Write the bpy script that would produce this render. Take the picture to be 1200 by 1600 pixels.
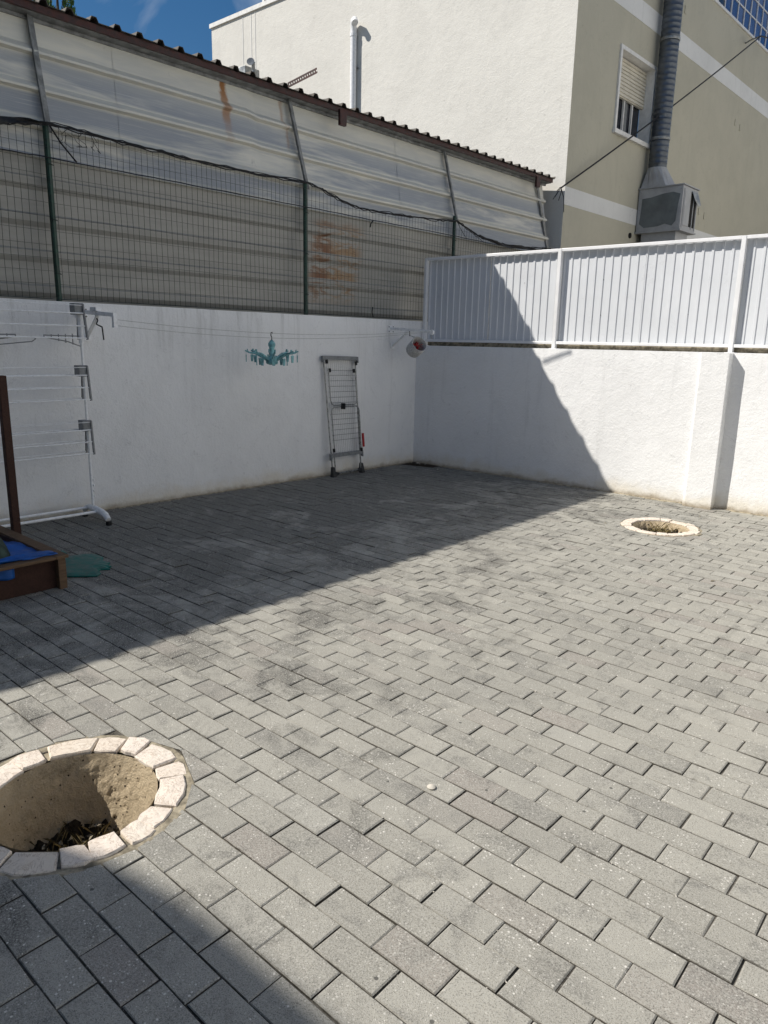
import bpy, math, random
import numpy as np
from mathutils import Vector, Matrix, noise as mnoise

for o in list(bpy.data.objects): bpy.data.objects.remove(o, do_unlink=True)
scene = bpy.context.scene
COL = scene.collection
rad = math.radians
rnd = random.Random(11)
SX, SY = .1015, .10079                       # half paver length, paver row pitch
LOX, LOY = 5.25667, -5.65199                 # a cross joint of the paving lattice

# ------------------------------------------------------------------ camera
PITCH, ROLL, YAW = rad(13.11694), rad(-1.23626), rad(41.06775)
CAM = Vector((5.75696, -7.14538, 1.47429)); FPX = 1134.01 / 1600
fw = Vector((-math.sin(YAW)*math.cos(PITCH), math.cos(YAW)*math.cos(PITCH), -math.sin(PITCH)))
rt = Vector((math.cos(YAW), math.sin(YAW), 0)); dn = fw.cross(rt)
R2 = math.cos(ROLL)*rt + math.sin(ROLL)*dn; D2 = -math.sin(ROLL)*rt + math.cos(ROLL)*dn
cd = bpy.data.cameras.new('camera'); co = bpy.data.objects.new('camera', cd); COL.objects.link(co)
co.matrix_world = Matrix(((R2.x, -D2.x, -fw.x, CAM.x), (R2.y, -D2.y, -fw.y, CAM.y), (R2.z, -D2.z, -fw.z, CAM.z), (0, 0, 0, 1)))
cd.sensor_fit = 'VERTICAL'; cd.sensor_height = 36; cd.sensor_width = 27; cd.lens = FPX*36
cd.clip_start = .05; cd.clip_end = 2000
scene.camera = co

# ------------------------------------------------------------------ sun, sky, exposure
SUN = Vector((1.0, 1.045, -1.372)).normalized()          # direction the sunlight travels
ELEV = math.asin(-SUN.z)
sd = bpy.data.lights.new('sun', 'SUN'); so = bpy.data.objects.new('sun', sd); COL.objects.link(so)
sd.energy = 5.0; sd.angle = rad(.53); sd.color = (1, .945, .865)
so.rotation_euler = SUN.to_track_quat('-Z', 'Y').to_euler(); so.location = (-8, -9, 14)
W = bpy.data.worlds.new('World'); scene.world = W; W.use_nodes = True
wn = W.node_tree.nodes; wl = W.node_tree.links; wn.clear()
sky = wn.new('ShaderNodeTexSky'); sky.sky_type = 'NISHITA'; sky.sun_disc = False
sky.sun_elevation = ELEV; sky.sun_rotation = math.atan2(-SUN.x, -SUN.y)
sky.air_density = 1.0; sky.dust_density = .4; sky.ozone_density = 2.2; sky.altitude = 60
tcw = wn.new('ShaderNodeTexCoord'); mpw = wn.new('ShaderNodeMapping'); mpw.inputs['Scale'].default_value = (1.6, 4.5, 3.2)
mpw.inputs['Rotation'].default_value = (.3, .5, .9)
nzw = wn.new('ShaderNodeTexNoise'); nzw.inputs['Scale'].default_value = 2.1; nzw.inputs['Detail'].default_value = 8; nzw.inputs['Distortion'].default_value = .5
rpw = wn.new('ShaderNodeValToRGB'); rpw.color_ramp.elements[0].position = .44; rpw.color_ramp.elements[1].position = .78
rpw.color_ramp.elements[1].color = (.75, .75, .75, 1)
mxw = wn.new('ShaderNodeMix'); mxw.data_type = 'RGBA'; mxw.inputs['B'].default_value = (8.5, 9.0, 9.8, 1)
bgw = wn.new('ShaderNodeBackground'); bgw.inputs['Strength'].default_value = .055
oww = wn.new('ShaderNodeOutputWorld')
wl.new(tcw.outputs['Generated'], mpw.inputs[0]); wl.new(mpw.outputs[0], nzw.inputs['Vector']); wl.new(nzw.outputs['Fac'], rpw.inputs[0])
wl.new(rpw.outputs[0], mxw.inputs['Factor']); wl.new(sky.outputs[0], mxw.inputs['A']); hsw = wn.new('ShaderNodeHueSaturation'); hsw.inputs['Saturation'].default_value = 1.34; hsw.inputs['Value'].default_value = 1.22; wl.new(mxw.outputs['Result'], hsw.inputs['Color']); wl.new(hsw.outputs[0], bgw.inputs[0]); wl.new(bgw.outputs[0], oww.inputs[0])
vs = scene.view_settings; vs.view_transform = 'Standard'; vs.look = 'None'; vs.exposure = .2; vs.gamma = 1; vs.use_curve_mapping = False
scene.render.engine = 'CYCLES'
scene.cycles.max_bounces = 6; scene.cycles.diffuse_bounces = 4

# ------------------------------------------------------------------ node helpers
class NT:
    def __init__(s, name):
        s.m = bpy.data.materials.new(name); s.m.use_nodes = True; s.t = s.m.node_tree
        s.t.nodes.clear(); s.out = s.t.nodes.new('ShaderNodeOutputMaterial'); s.p = s.t.nodes.new('ShaderNodeBsdfPrincipled')
        s.t.links.new(s.p.outputs[0], s.out.inputs[0])
    def n(s, typ, props=None, **inp):
        nd = s.t.nodes.new('ShaderNode'+typ)
        for k, v in (props or {}).items(): setattr(nd, k, v)
        for k, v in inp.items(): s.set(nd, k, v)
        return nd
    def set(s, nd, k, v):
        i = nd.inputs[int(k[1:])] if k[0] == '_' else nd.inputs[k]
        if isinstance(v, bpy.types.NodeSocket): s.t.links.new(v, i)
        else: i.default_value = v
    def pos(s): return s.n('NewGeometry').outputs['Position']
    def uv(s): return s.n('UVMap').outputs[0]
    def map(s, vec, scale=(1, 1, 1), rot=(0, 0, 0), loc=(0, 0, 0)):
        return s.n('Mapping', Vector=vec, Scale=scale, Rotation=rot, Location=loc).outputs[0]
    def noise(s, vec, scale, detail=4, rough=.55, dist=0.):
        return s.n('TexNoise', Vector=vec, Scale=scale, Detail=detail, Roughness=rough, Distortion=dist).outputs['Fac']
    def voro(s, vec, scale, feature='F1'):
        return s.n('TexVoronoi', {'feature': feature}, Vector=vec, Scale=scale)
    def math(s, op, a, b=0., c=0., clamp=False): return s.n('Math', {'operation': op, 'use_clamp': clamp}, _0=a, _1=b, _2=c).outputs[0]
    def rng(s, v, a, b, c=0., d=1., mode='SMOOTHSTEP'):
        nd = s.n('MapRange', {'interpolation_type': mode}, Value=v); nd.inputs['From Min'].default_value = a; nd.inputs['From Max'].default_value = b
        nd.inputs['To Min'].default_value = c; nd.inputs['To Max'].default_value = d; return nd.outputs[0]
    def mix(s, f, a, b, blend='MIX'):
        nd = s.n('Mix', {'data_type': 'RGBA', 'blend_type': blend}); s.set(nd, 'Factor', f)
        s.set(nd, '_6', a if isinstance(a, bpy.types.NodeSocket) else (*a, 1) if len(a) == 3 else a)
        s.set(nd, '_7', b if isinstance(b, bpy.types.NodeSocket) else (*b, 1) if len(b) == 3 else b); return nd.outputs[2]
    def sep(s, v): nd = s.n('SeparateXYZ', Vector=v); return nd.outputs
    def bump(s, h, strength=.5, dist=.01, normal=None):
        nd = s.n('Bump', Height=h, Strength=strength, Distance=dist)
        if normal: s.t.links.new(normal, nd.inputs['Normal'])
        s.t.links.new(nd.outputs[0], s.p.inputs['Normal']); return nd.outputs[0]
    def fin(s, color=None, rough=.7, metal=0., spec=.5):
        if color is not None: s.set(s.p, 'Base Color', color if isinstance(color, bpy.types.NodeSocket) else (*color, 1))
        s.set(s.p, 'Roughness', rough); s.set(s.p, 'Metallic', metal); s.set(s.p, 'Specular IOR Level', spec); return s.m

def m_plain(name, c, rough=.6, metal=0., var=.14, scale=14, spec=.4, bump=.15, bs=90):
    t = NT(name); P = t.pos(); f = t.noise(P, scale, 6, .65)
    c2 = tuple(max(0, x*(1-2*var)) for x in c); c1 = tuple(min(1, x*(1+var)) for x in c)
    col = t.mix(t.rng(f, .3, .7), c2, c1)
    if bump: t.bump(t.noise(P, bs, 3), bump, .003)
    return t.fin(col, t.rng(f, .3, .7, max(.05, rough-.12), min(1, rough+.12)), metal, spec)

def m_paver(name, src):
    t = NT(name); P = t.pos()
    r = t.n('ObjectInfo').outputs['Random'] if src == 'object' else t.n('NewGeometry').outputs['Random Per Island']
    r2 = t.math('FRACT', t.math('MULTIPLY', r, 37.31)); r3 = t.math('FRACT', t.math('MULTIPLY', r, 91.7))
    base = t.mix(t.rng(r, 0, 1, 0, 1, 'LINEAR'), (.29, .279, .243), (.38, .366, .319))
    base = t.mix(t.rng(r2, .86, .97), base, (.285, .258, .228)); n11 = t.noise(P, 11, 4, .65)
    base = t.mix(t.math('MULTIPLY', t.rng(r3, .76, .98), t.rng(n11, .33, .60, .05, .65)), base, (.16, .155, .142))
    base = t.mix(t.rng(r3, .05, .01), base, (.36, .35, .31))
    # soot and algae stains in blotches; side term paints extra shade towards the shed
    blot = t.noise(P, 6.5, 5, .70, .5); big = t.noise(P, .9, 4, .62, .8); mid = t.noise(P, 2.4, 5, .7, .8)
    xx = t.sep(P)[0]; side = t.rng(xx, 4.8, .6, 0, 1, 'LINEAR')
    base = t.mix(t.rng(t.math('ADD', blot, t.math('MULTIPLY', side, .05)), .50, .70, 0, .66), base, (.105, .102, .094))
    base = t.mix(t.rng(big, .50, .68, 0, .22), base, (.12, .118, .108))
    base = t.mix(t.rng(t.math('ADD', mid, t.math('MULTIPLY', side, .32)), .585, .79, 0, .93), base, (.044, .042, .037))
    base = t.mix(t.rng(t.noise(P, 1.6, 4, .6, .5), .56, .70, 0, .2), base, (.40, .385, .335))
    grain = t.noise(P, 170, 3, .8); base = t.mix(t.rng(grain, .38, .62, 0, .72), base, (.40, .39, .35), 'MIX')
    g2 = t.noise(P, 330, 2, .7); base = t.mix(t.rng(g2, .52, .66, 0, .66), base, (.07, .068, .062))
    # pale aggregate chips, thicker on some pavers than others
    for sc, th, k, d in ((170, .30, .84, .8), (90, .25, .90, 1.), (52, .17, .90, 1.)):
        v = t.voro(P, sc); cc = t.n('SeparateColor', Color=v.outputs['Color']).outputs
        patch = t.rng(t.noise(P, 9, 3, .6), .40, .64, k-.17, k+.16)
        m = t.math('MULTIPLY', t.math('LESS_THAN', v.outputs['Distance'], th), t.math('GREATER_THAN', cc[0], t.math('SUBTRACT', 1.72, patch)))
        base = t.mix(t.math('MULTIPLY', t.math('MULTIPLY', m, d), t.rng(cc[2], 0, 1, .35, 1, 'LINEAR')), base, (.62, .60, .55))
    v = t.voro(P, 16); cc = t.n('SeparateColor', Color=v.outputs['Color']).outputs
    m = t.math('MULTIPLY', t.math('LESS_THAN', t.math('ADD', v.outputs['Distance'], t.math('MULTIPLY', grain, .06)), .12), t.math('GREATER_THAN', cc[1], .90))
    base = t.mix(t.math('MULTIPLY', m, .75), base, (.05, .05, .047))
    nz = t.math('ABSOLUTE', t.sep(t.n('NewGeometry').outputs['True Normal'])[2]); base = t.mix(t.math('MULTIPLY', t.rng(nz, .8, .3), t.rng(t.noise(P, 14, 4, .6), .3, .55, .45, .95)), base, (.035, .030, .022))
    h = t.math('ADD', t.math('MULTIPLY', grain, .6), t.math('ADD', t.math('MULTIPLY', g2, .4), t.math('MULTIPLY', t.noise(P, 45, 5, .7), 1.1)))
    t.bump(h, .55, .004)
    return t.fin(base, .9, 0, .25)

def m_bed():
    t = NT('joint_sand'); P = t.pos(); a = t.noise(P, 2.2, 5, .6, .6); b = t.noise(P, 60, 5, .8); c = t.noise(P, 350, 2, .7)
    col = t.mix(t.rng(a, .40, .60), (.055, .050, .043), (.20, .185, .155)); col = t.mix(t.rng(b, .5, .72, 0, .8), col, (.020, .018, .014))
    col = t.mix(t.rng(c, .6, .7, 0, .8), col, (.42, .40, .36)); t.bump(b, .9, .01); return t.fin(col, .95, 0, .1)

def m_stucco(name, base=(.77, .775, .775), soil=True, rough_bump=1.0, streak=.12, low=0.0):
    t = NT(name); P = t.pos(); z = t.sep(P)[2]
    a = t.noise(P, 1.3, 6, .65, .5); b = t.noise(P, 42, 4, .65, .3); c = t.noise(P, 120, 3, .7); d = t.noise(P, 9, 4, .6)
    col = t.mix(t.rng(a, .35, .7), base, tuple(x*.93 for x in base))
    sm = t.map(P, (5, 5, .35)); st = t.noise(sm, 1.5, 5, .7); col = t.mix(t.rng(st, .55, .75, 0, streak*2), col, tuple(x*.62 for x in base))
    v = t.voro(P, 3.2); cc = t.n('SeparateColor', Color=v.outputs['Color']).outputs
    chip = t.math('MULTIPLY', t.math('LESS_THAN', t.math('ADD', v.outputs['Distance'], t.math('MULTIPLY', c, .05)), .075), t.math('GREATER_THAN', cc[0], .72))
    col = t.mix(t.math('MULTIPLY', chip, .35), col, tuple(x*.55 for x in base))
    crk = t.math('ABSOLUTE', t.math('SUBTRACT', t.noise(P, 1.1, 7, .72, 1.6), .5)); col = t.mix(t.math('MULTIPLY', t.rng(crk, .006, .0), t.rng(d, .46, .62, 0, .5)), col, tuple(x*.5 for x in base))
    if soil:
        drip = t.math('MULTIPLY', t.rng(t.noise(t.map(P, (9, 9, .6)), 1.5, 4, .7), .52, .70), t.rng(t.math('ADD', z, t.math('MULTIPLY', a, .5)), 1.35, 2.0)); col = t.mix(t.math('MULTIPLY', drip, .30), col, (.33, .33, .31))
        edge = t.math('ADD', t.math('MULTIPLY', t.noise(P, 3.1, 6, .7, .6), .30), t.math('MULTIPLY', d, .10))
        e2 = t.math('SUBTRACT', edge, z)
        col = t.mix(t.rng(e2, .02, .20, 0, .50), col, (.60, .53, .39))
        col = t.mix(t.rng(t.math('SUBTRACT', t.math('MULTIPLY', t.noise(P, 6, 6, .75), .12), z), .0, .07, 0, .85), col, (.27, .22, .15))
    h = t.math('ADD', t.math('MULTIPLY', b, 1.0), t.math('ADD', t.math('MULTIPLY', c, .45), t.math('MULTIPLY', d, 1.4)))
    t.bump(h, .42*rough_bump, .012); return t.fin(col, .9, 0, .2)

def m_sheet(name, upper):
    t = NT(name); U = t.uv(); P = t.pos(); sx = t.sep(U)
    st = t.noise(t.map(U, (.9, 7, 1)), 2.0, 6, .65, .5); ft = t.noise(t.map(U, (1.2, 70, 1)), 2.0, 3, .6); bl = t.noise(t.map(U, (.42, 3.4, 1)), 1.25, 5, .62, .25)
    if upper:
        col = t.mix(t.rng(st, .34, .66), (.64, .615, .53), (.55, .54, .485)); 
        rib = t.math('FRACT', t.math('DIVIDE', sx[1], .267))
        flat = t.rng(t.math('ABSOLUTE', t.math('SUBTRACT', rib, .34)), .38, .26)
        grey = t.math('MULTIPLY', t.rng(bl, .34, .52), flat)
        grey = t.math('MULTIPLY', grey, t.rng(sx[1], .95, .55)); col = t.mix(t.math('MULTIPLY', grey, .9), col, (.25, .275, .31)); col = t.mix(t.math('MULTIPLY', t.rng(ft, .5, .75, 0, .35), flat), col, (.62, .62, .60))
        sm = t.noise(t.map(U, (1, 1, 1)), 5.5, 5, .75, .8); col = t.mix(t.math('MULTIPLY', t.rng(sm, .64, .75, 0, .4), flat), col, (.16, .165, .17))
        rust = [(2.56, 2.615, 1.1, .80, 1.), (2.55, 2.63, .88, .60, .75), (2.53, 2.61, .66, .42, .25), (1.87, 1.90, 1.1, .72, .5), (1.83, 1.855, .75, .52, .45)]
    else:
        col = t.mix(t.rng(st, .3, .7), (.30, .294, .268), (.345, .338, .308)); col = t.mix(t.rng(bl, .52, .70, 0, .5), col, (.23, .24, .225))
        col = t.mix(t.rng(ft, .55, .75, 0, .25), col, (.32, .31, .27))
        rust = []
    wob = t.math('MULTIPLY', t.math('SUBTRACT', t.noise(t.map(U, (1, 1, 1)), 6, 5, .7), .5), .11)
    uu = t.math('ADD', sx[0], wob)
    for a, b, v1, v0, k in rust:
        m = t.math('MULTIPLY', t.math('MULTIPLY', t.rng(uu, a-.02, a+.015), t.rng(uu, b+.02, b-.015)), t.math('MULTIPLY', t.rng(sx[1], v0-.04, v0+.10), t.rng(sx[1], v1+.02, v1-.02)))
        col = t.mix(t.math('MULTIPLY', m, k), col, (.30, .125, .030))
    if not upper:
        vv = t.math('ADD', sx[1], t.math('MULTIPLY', wob, 1.2))
        reg = t.math('MULTIPLY', t.math('MULTIPLY', t.rng(uu, .74, .95), t.rng(uu, 1.66, 1.40)), t.math('MULTIPLY', t.rng(vv, 1.84, 2.08), t.rng(vv, 2.80, 2.60)))
        ph = t.math('FRACT', t.math('DIVIDE', t.math('SUBTRACT', sx[1], 1.62), .267)); rn = t.math('ADD', t.noise(t.map(U, (1.6, 6, 1)), 2.6, 6, .72, .9), t.rng(ph, .55, .0, -.07, .09))
        col = t.mix(t.math('MULTIPLY', reg, t.rng(rn, .40, .58, .0, .85)), col, (.30, .175, .075))
        col = t.mix(t.math('MULTIPLY', t.math('MULTIPLY', reg, t.rng(uu, 1.20, 1.34)), t.rng(rn, .40, .58, .0, .9)), col, (.17, .068, .028))
        col = t.mix(t.math('MULTIPLY', reg, t.rng(rn, .60, .72, 0, .8)), col, (.12, .045, .02))
    t.bump(t.math('ADD', t.math('MULTIPLY', ft, .25), t.noise(P, 5, 3)), .25, .012)
    return t.fin(col, t.rng(bl, .3, .7, .42, .62), .0, .5)

def m_wood(name, c, axis=(1, 12, 12)):
    t = NT(name); P = t.n('TexCoord').outputs['Object']; f = t.noise(t.map(P, axis), 6, 6, .7, 1.2); col = t.mix(t.rng(f, .3, .7), tuple(x*.55 for x in c), c)
    col = t.mix(t.rng(t.noise(P, 4, 4), .5, .75, 0, .6), col, tuple(x*.4 for x in c)); t.bump(f, .4, .004); return t.fin(col, .75, 0, .3)

def m_stone(name):
    t = NT(name); P = t.pos(); r = t.n('ObjectInfo').outputs['Random']; f = t.noise(P, 12, 5, .6, .8); g = t.noise(P, 6, 4, .6)
    col = t.mix(r, (.66, .58, .48), (.74, .66, .58)); col = t.mix(t.rng(f, .55, .75, 0, .45), col, (.48, .38, .28)); col = t.mix(t.rng(g, .5, .7, 0, .5), col, (.72, .68, .60))
    vein = t.math('ABSOLUTE', t.math('SUBTRACT', t.noise(P, 14, 6, .7, 2.2), .5)); col = t.mix(t.rng(vein, .022, .0, 0, .7), col, (.26, .18, .12))
    t.bump(t.math('ADD', f, t.math('MULTIPLY', t.noise(P, 60, 4, .6), .18)), .55, .014); return t.fin(col, .82, 0, .25)

def m_pitwall():
    t = NT('rough_pit_render'); P = t.pos(); f = t.noise(P, 26, 8, .75, .6); g = t.noise(P, 5, 5, .65, .6); h = t.noise(P, 120, 4, .75)
    col = t.mix(t.rng(g, .35, .68), (.64, .525, .36), (.50, .405, .275)); col = t.mix(t.rng(f, .58, .78, 0, .7), col, (.20, .16, .11)); col = t.mix(t.rng(h, .54, .70, 0, .6), col, (.66, .58, .45)); col = t.mix(t.rng(t.noise(P, 9, 5, .7, 1.), .52, .72, 0, .6), col, (.24, .19, .13)); vz = t.voro(P, 60); col = t.mix(t.math('MULTIPLY', t.math('LESS_THAN', vz.outputs['Distance'], .22), t.math('GREATER_THAN', t.n('SeparateColor', Color=vz.outputs['Color']).outputs[0], .86)), col, (.09, .07, .05))
    t.bump(t.math('ADD', f, t.math('MULTIPLY', h, .8)), .9, .022); return t.fin(col, .95, 0, .1)

def m_soil():
    t = NT('dark_soil'); P = t.pos(); f = t.noise(P, 40, 8, .8); col = t.mix(t.rng(f, .35, .7), (.030, .024, .018), (.095, .078, .056)); t.bump(f, 1., .03); return t.fin(col, 1., 0, .05)

def m_leaf(name, a, b):
    t = NT(name); r = t.n('NewGeometry').outputs['Random Per Island']; col = t.mix(r, a, b); t.p.inputs['Subsurface Weight'].default_value = 0
    return t.fin(col, .6, 0, .3)

M = dict(
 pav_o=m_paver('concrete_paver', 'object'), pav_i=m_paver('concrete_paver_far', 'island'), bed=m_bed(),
 stucco=m_stucco('white_wall_stucco'), facade=m_stucco('white_facade_render', (.66, .645, .60), False, 1.0, .09), beige=m_stucco('beige_facade_render', (.475, .452, .365), False, .5, .10),
 brightw=m_stucco('bounce_white_render', (.86, .86, .85), False, .5, .05), band=m_stucco('white_band_paint', (.70, .70, .68), False, .5, .14), house=m_stucco('house_render', (.34, .31, .28), False, .6, .1),  # brightw serves only the unseen walls added to bounce sunlight
 up=m_sheet('cream_metal_sheet', True), lo=m_sheet('grey_metal_sheet', False),
 fascia=m_plain('dark_red_brown_paint', (.055, .018, .014), .55, 0, .3, 20), roofm=m_plain('weathered_dark_roof_sheet', (.085, .075, .062), .7, .2, .3, 10), galv=m_plain('galvanised_steel', (.30, .31, .31), .42, .65, .22, 9),
 batten=m_plain('grey_batten', (.24, .245, .24), .55, .3, .25, 12), green=m_plain('green_paint', (.016, .052, .036), .45, 0, .25, 18), wire=m_plain('dark_green_wire', (.010, .020, .016), .5, 0, .2, 30, bump=0),
 black=m_plain('black_plastic', (.010, .010, .011), .5, 0, .3, 30), white=m_plain('white_fence_paint', (.74, .745, .75), .38, 0, .03, 5, .5, .04), fsheet=m_plain('pale_blue_white_sheet', (.62, .64, .665), .38, 0, .012, 3, .5, .02), wplas=m_plain('white_metal_tube', (.80, .81, .82), .35, 0, .05, 30, .5, 0),
 gplas=m_plain('grey_plastic', (.20, .21, .215), .45, 0, .15, 30), dplas=m_plain('charcoal_plastic', (.028, .030, .032), .5, 0, .2, 30), alu=m_plain('silver_tube', (.27, .28, .28), .32, .5, .1, 30, bump=0),
 rackwire=m_plain('rack_wire', (.10, .105, .11), .4, .5, .1, 30, bump=0), red=m_plain('red_plastic', (.38, .018, .022), .42, 0, .2, 30), teal=m_plain('teal_plastic', (.004, .125, .105), .42, 0, .2, 25), hang=m_plain('dusty_teal_plastic', (.19, .43, .46), .45, 0, .25, 30),
 rope=m_plain('pale_cord', (.46, .47, .46), .7, 0, .1, 60, bump=0), basket=m_plain('grey_mesh_fabric', (.56, .56, .55), .85, 0, .25, 120, .2, .8, 400), brown=m_wood('red_brown_wood', (.06, .026, .017)), sandwood=m_wood('weathered_brown_wood', (.17, .105, .06), (12, 1, 12)),
 tarp=m_plain('blue_tarpaulin', (.006, .105, .42), .55, 0, .2, 6, .5, .5, 25), sack=m_plain('grey_green_fabric', (.05, .075, .06), .85, 0, .3, 9, .2, .5, 40), stone=m_stone('pale_limestone'), pit=m_pitwall(), soil=m_soil(),
 mortar=m_plain('sandy_mortar', (.33, .29, .215), .95, 0, .3, 22, .1, .9, 60), shutter=m_plain('cream_shutter', (.64, .60, .50), .5, 0, .05, 6, .4, 0), wframe=m_plain('white_window_frame', (.72, .71, .68), .45, 0, .06, 12), duct=m_plain('blued_duct_steel', (.12, .135, .155), .40, .75, .12, 3),
 glass=NT('dark_window_glass').fin((.012, .014, .022), .06, 0, .6), bluegl=NT('blue_facade_glass').fin((.035, .085, .22), .08, .55, .6), chip=m_plain('pale_grit', (.55, .52, .46), .9, 0, .2, 40, .1, 0), dry=m_leaf('dry_grass', (.22, .17, .075), (.10, .085, .05)),
 bark=m_plain('bark', (.08, .06, .045), .9), leaf=m_leaf('conifer_leaf', (.028, .075, .018), (.10, .17, .035)), earth=m_plain('packed_earth', (.16, .14, .11), .95, 0, .3, 2), fanbox=m_plain('painted_fan_box_steel', (.36, .365, .375), .5, .15, .1, 4), peel=m_plain('bare_dark_metal', (.135, .15, .155), .5, .2, .12, 5), dead=m_plain('dark_interior', (.012, .011, .01), .9), litter=m_plain('pale_litter', (.62, .58, .5), .9))

# ------------------------------------------------------------------ mesh helpers
BASE = {}
class MB:
    def __init__(s): s.v = []; s.f = []; s.uv = []
    def add(s, vs, fs, uv=None):
        k = len(s.v); s.v += [Vector(p) for p in vs]; s.f += [tuple(k+i for i in f) for f in fs]; s.uv += list(uv) if uv else [(0, 0)]*len(vs); return s
    def hexa(s, p):   # 8 corners: bottom 0-3, top 4-7 (ccw seen from above)
        return s.add(p, [(3, 2, 1, 0), (4, 5, 6, 7), (0, 1, 5, 4), (1, 2, 6, 5), (2, 3, 7, 6), (3, 0, 4, 7)])
    def box(s, F, a0, a1, b0, b1, c0, c1):   # F maps (a,b,c) to world
        return s.hexa([F(a0, b0, c0), F(a1, b0, c0), F(a1, b1, c0), F(a0, b1, c0), F(a0, b0, c1), F(a1, b0, c1), F(a1, b1, c1), F(a0, b1, c1)])
    def bar(s, p, q, w, h, up=(0, 0, 1)):
        p, q = Vector(p), Vector(q); d = (q-p).normalized(); u = Vector(up); x = d.cross(u)
        if x.length < 1e-4: x = d.cross(Vector((1, 0, 0)))
        x.normalize(); y = x.cross(d); x *= w/2; y *= h/2
        return s.add([p-x-y, p+x-y, p+x+y, p-x+y, q-x-y, q+x-y, q+x+y, q-x+y], [(0, 1, 2, 3), (7, 6, 5, 4), (0, 4, 5, 1), (1, 5, 6, 2), (2, 6, 7, 3), (3, 7, 4, 0)])
    def tube(s, pts, r, seg=6, cap=True):
        pts = [Vector(p) for p in pts]; n = len(pts); k = len(s.v); vs = []; fs = []; x = None
        for i, p in enumerate(pts):
            d = (pts[min(i+1, n-1)]-pts[max(i-1, 0)]).normalized()
            if x is None:
                x = d.cross(Vector((0, 0, 1)))
                if x.length < .1: x = d.cross(Vector((1, 0, 0)))
            x = (x-d*x.dot(d)).normalized(); y = d.cross(x); ri = r[i] if isinstance(r, (list, tuple)) else r
            for j in range(seg):
                a = 2*math.pi*j/seg; vs.append(p+(x*math.cos(a)+y*math.sin(a))*ri)
        for i in range(n-1):
            for j in range(seg): fs.append((i*seg+j, i*seg+(j+1) % seg, (i+1)*seg+(j+1) % seg, (i+1)*seg+j))
        if cap: fs.append(tuple(range(seg))[::-1]); fs.append(tuple((n-1)*seg+j for j in range(seg)))
        return s.add(vs, fs)
    def lathe(s, prof, c, seg=20, ax=(0, 0, 1), cap=True):
        c = Vector(c); az = Vector(ax).normalized(); x = az.cross(Vector((0, 1, 0)) if abs(az.y) < .9 else Vector((1, 0, 0))).normalized(); y = az.cross(x); vs = []; fs = []
        for r, h in prof:
            for j in range(seg): a = 2*math.pi*j/seg; vs.append(c+az*h+(x*math.cos(a)+y*math.sin(a))*r)
        for i in range(len(prof)-1):
            for j in range(seg): fs.append((i*seg+j, i*seg+(j+1) % seg, (i+1)*seg+(j+1) % seg, (i+1)*seg+j))
        if cap: fs.append(tuple(range(seg))[::-1]); fs.append(tuple((len(prof)-1)*seg+j for j in range(seg)))
        return s.add(vs, fs)
    def grid(s, fn, nu, nv, uvf=None):
        vs = []; uvs = []; fs = []
        for i in range(nu+1):
            for j in range(nv+1):
                vs.append(fn(i/nu, j/nv)); uvs.append(uvf(i/nu, j/nv) if uvf else (i/nu, j/nv))
        for i in range(nu):
            for j in range(nv): a = i*(nv+1)+j; fs.append((a, a+nv+1, a+nv+2, a+1))
        return s.add(vs, fs, uvs)
    def mesh(s, name, mat, base=Vector((0, 0, 0)), smooth=False):
        me = bpy.data.meshes.new(name); me.from_pydata([tuple(p-base) for p in s.v], [], s.f)
        ul = me.uv_layers.new(name='UVMap'); idx = [0]*len(me.loops); me.loops.foreach_get('vertex_index', idx)
        ul.data.foreach_set('uv', [c for i in idx for c in s.uv[i]])
        me.materials.append(M[mat]); 
        if smooth: me.polygons.foreach_set('use_smooth', [True]*len(me.polygons))
        me.update(); return me
    def build(s, name, mat, parent=None, base=None, smooth=False):
        if parent is not None: base = BASE[parent.name]
        base = Vector(base or (0, 0, 0)); o = bpy.data.objects.new(name, s.mesh(name, mat, base, smooth)); COL.objects.link(o)
        if parent is not None: o.parent = parent
        else: o.location = base
        BASE[o.name] = base; return o
def smooth_by_angle(o, deg=35):
    me = o.data; me.polygons.foreach_set('use_smooth', [True]*len(me.polygons))
    try: me.set_sharp_from_angle(angle=rad(deg))
    except Exception: pass
    return o
def tag(o, label, cat, group=None):
    o['label'] = label; o['category'] = cat
    if group: o['group'] = group
    return o
def thing(name, base, label, cat, group=None):
    o = bpy.data.objects.new(name, None); COL.objects.link(o); o.location = base; o.empty_display_size = .1; BASE[o.name] = Vector(base); return tag(o, label, cat, group)
def struct(o): o['kind'] = 'structure'; return o
def stuff(o, label=None):
    o['kind'] = 'stuff'
    if label: o['label'] = label
    return o
def solid(o, t, off=-1):
    md = o.modifiers.new('thickness', 'SOLIDIFY'); md.thickness = t; md.offset = off; return o
def bez(o, w, seg=2):
    md = o.modifiers.new('edge', 'BEVEL'); md.width = w; md.segments = seg; md.limit_method = 'ANGLE'; md.angle_limit = rad(40); return o

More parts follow.
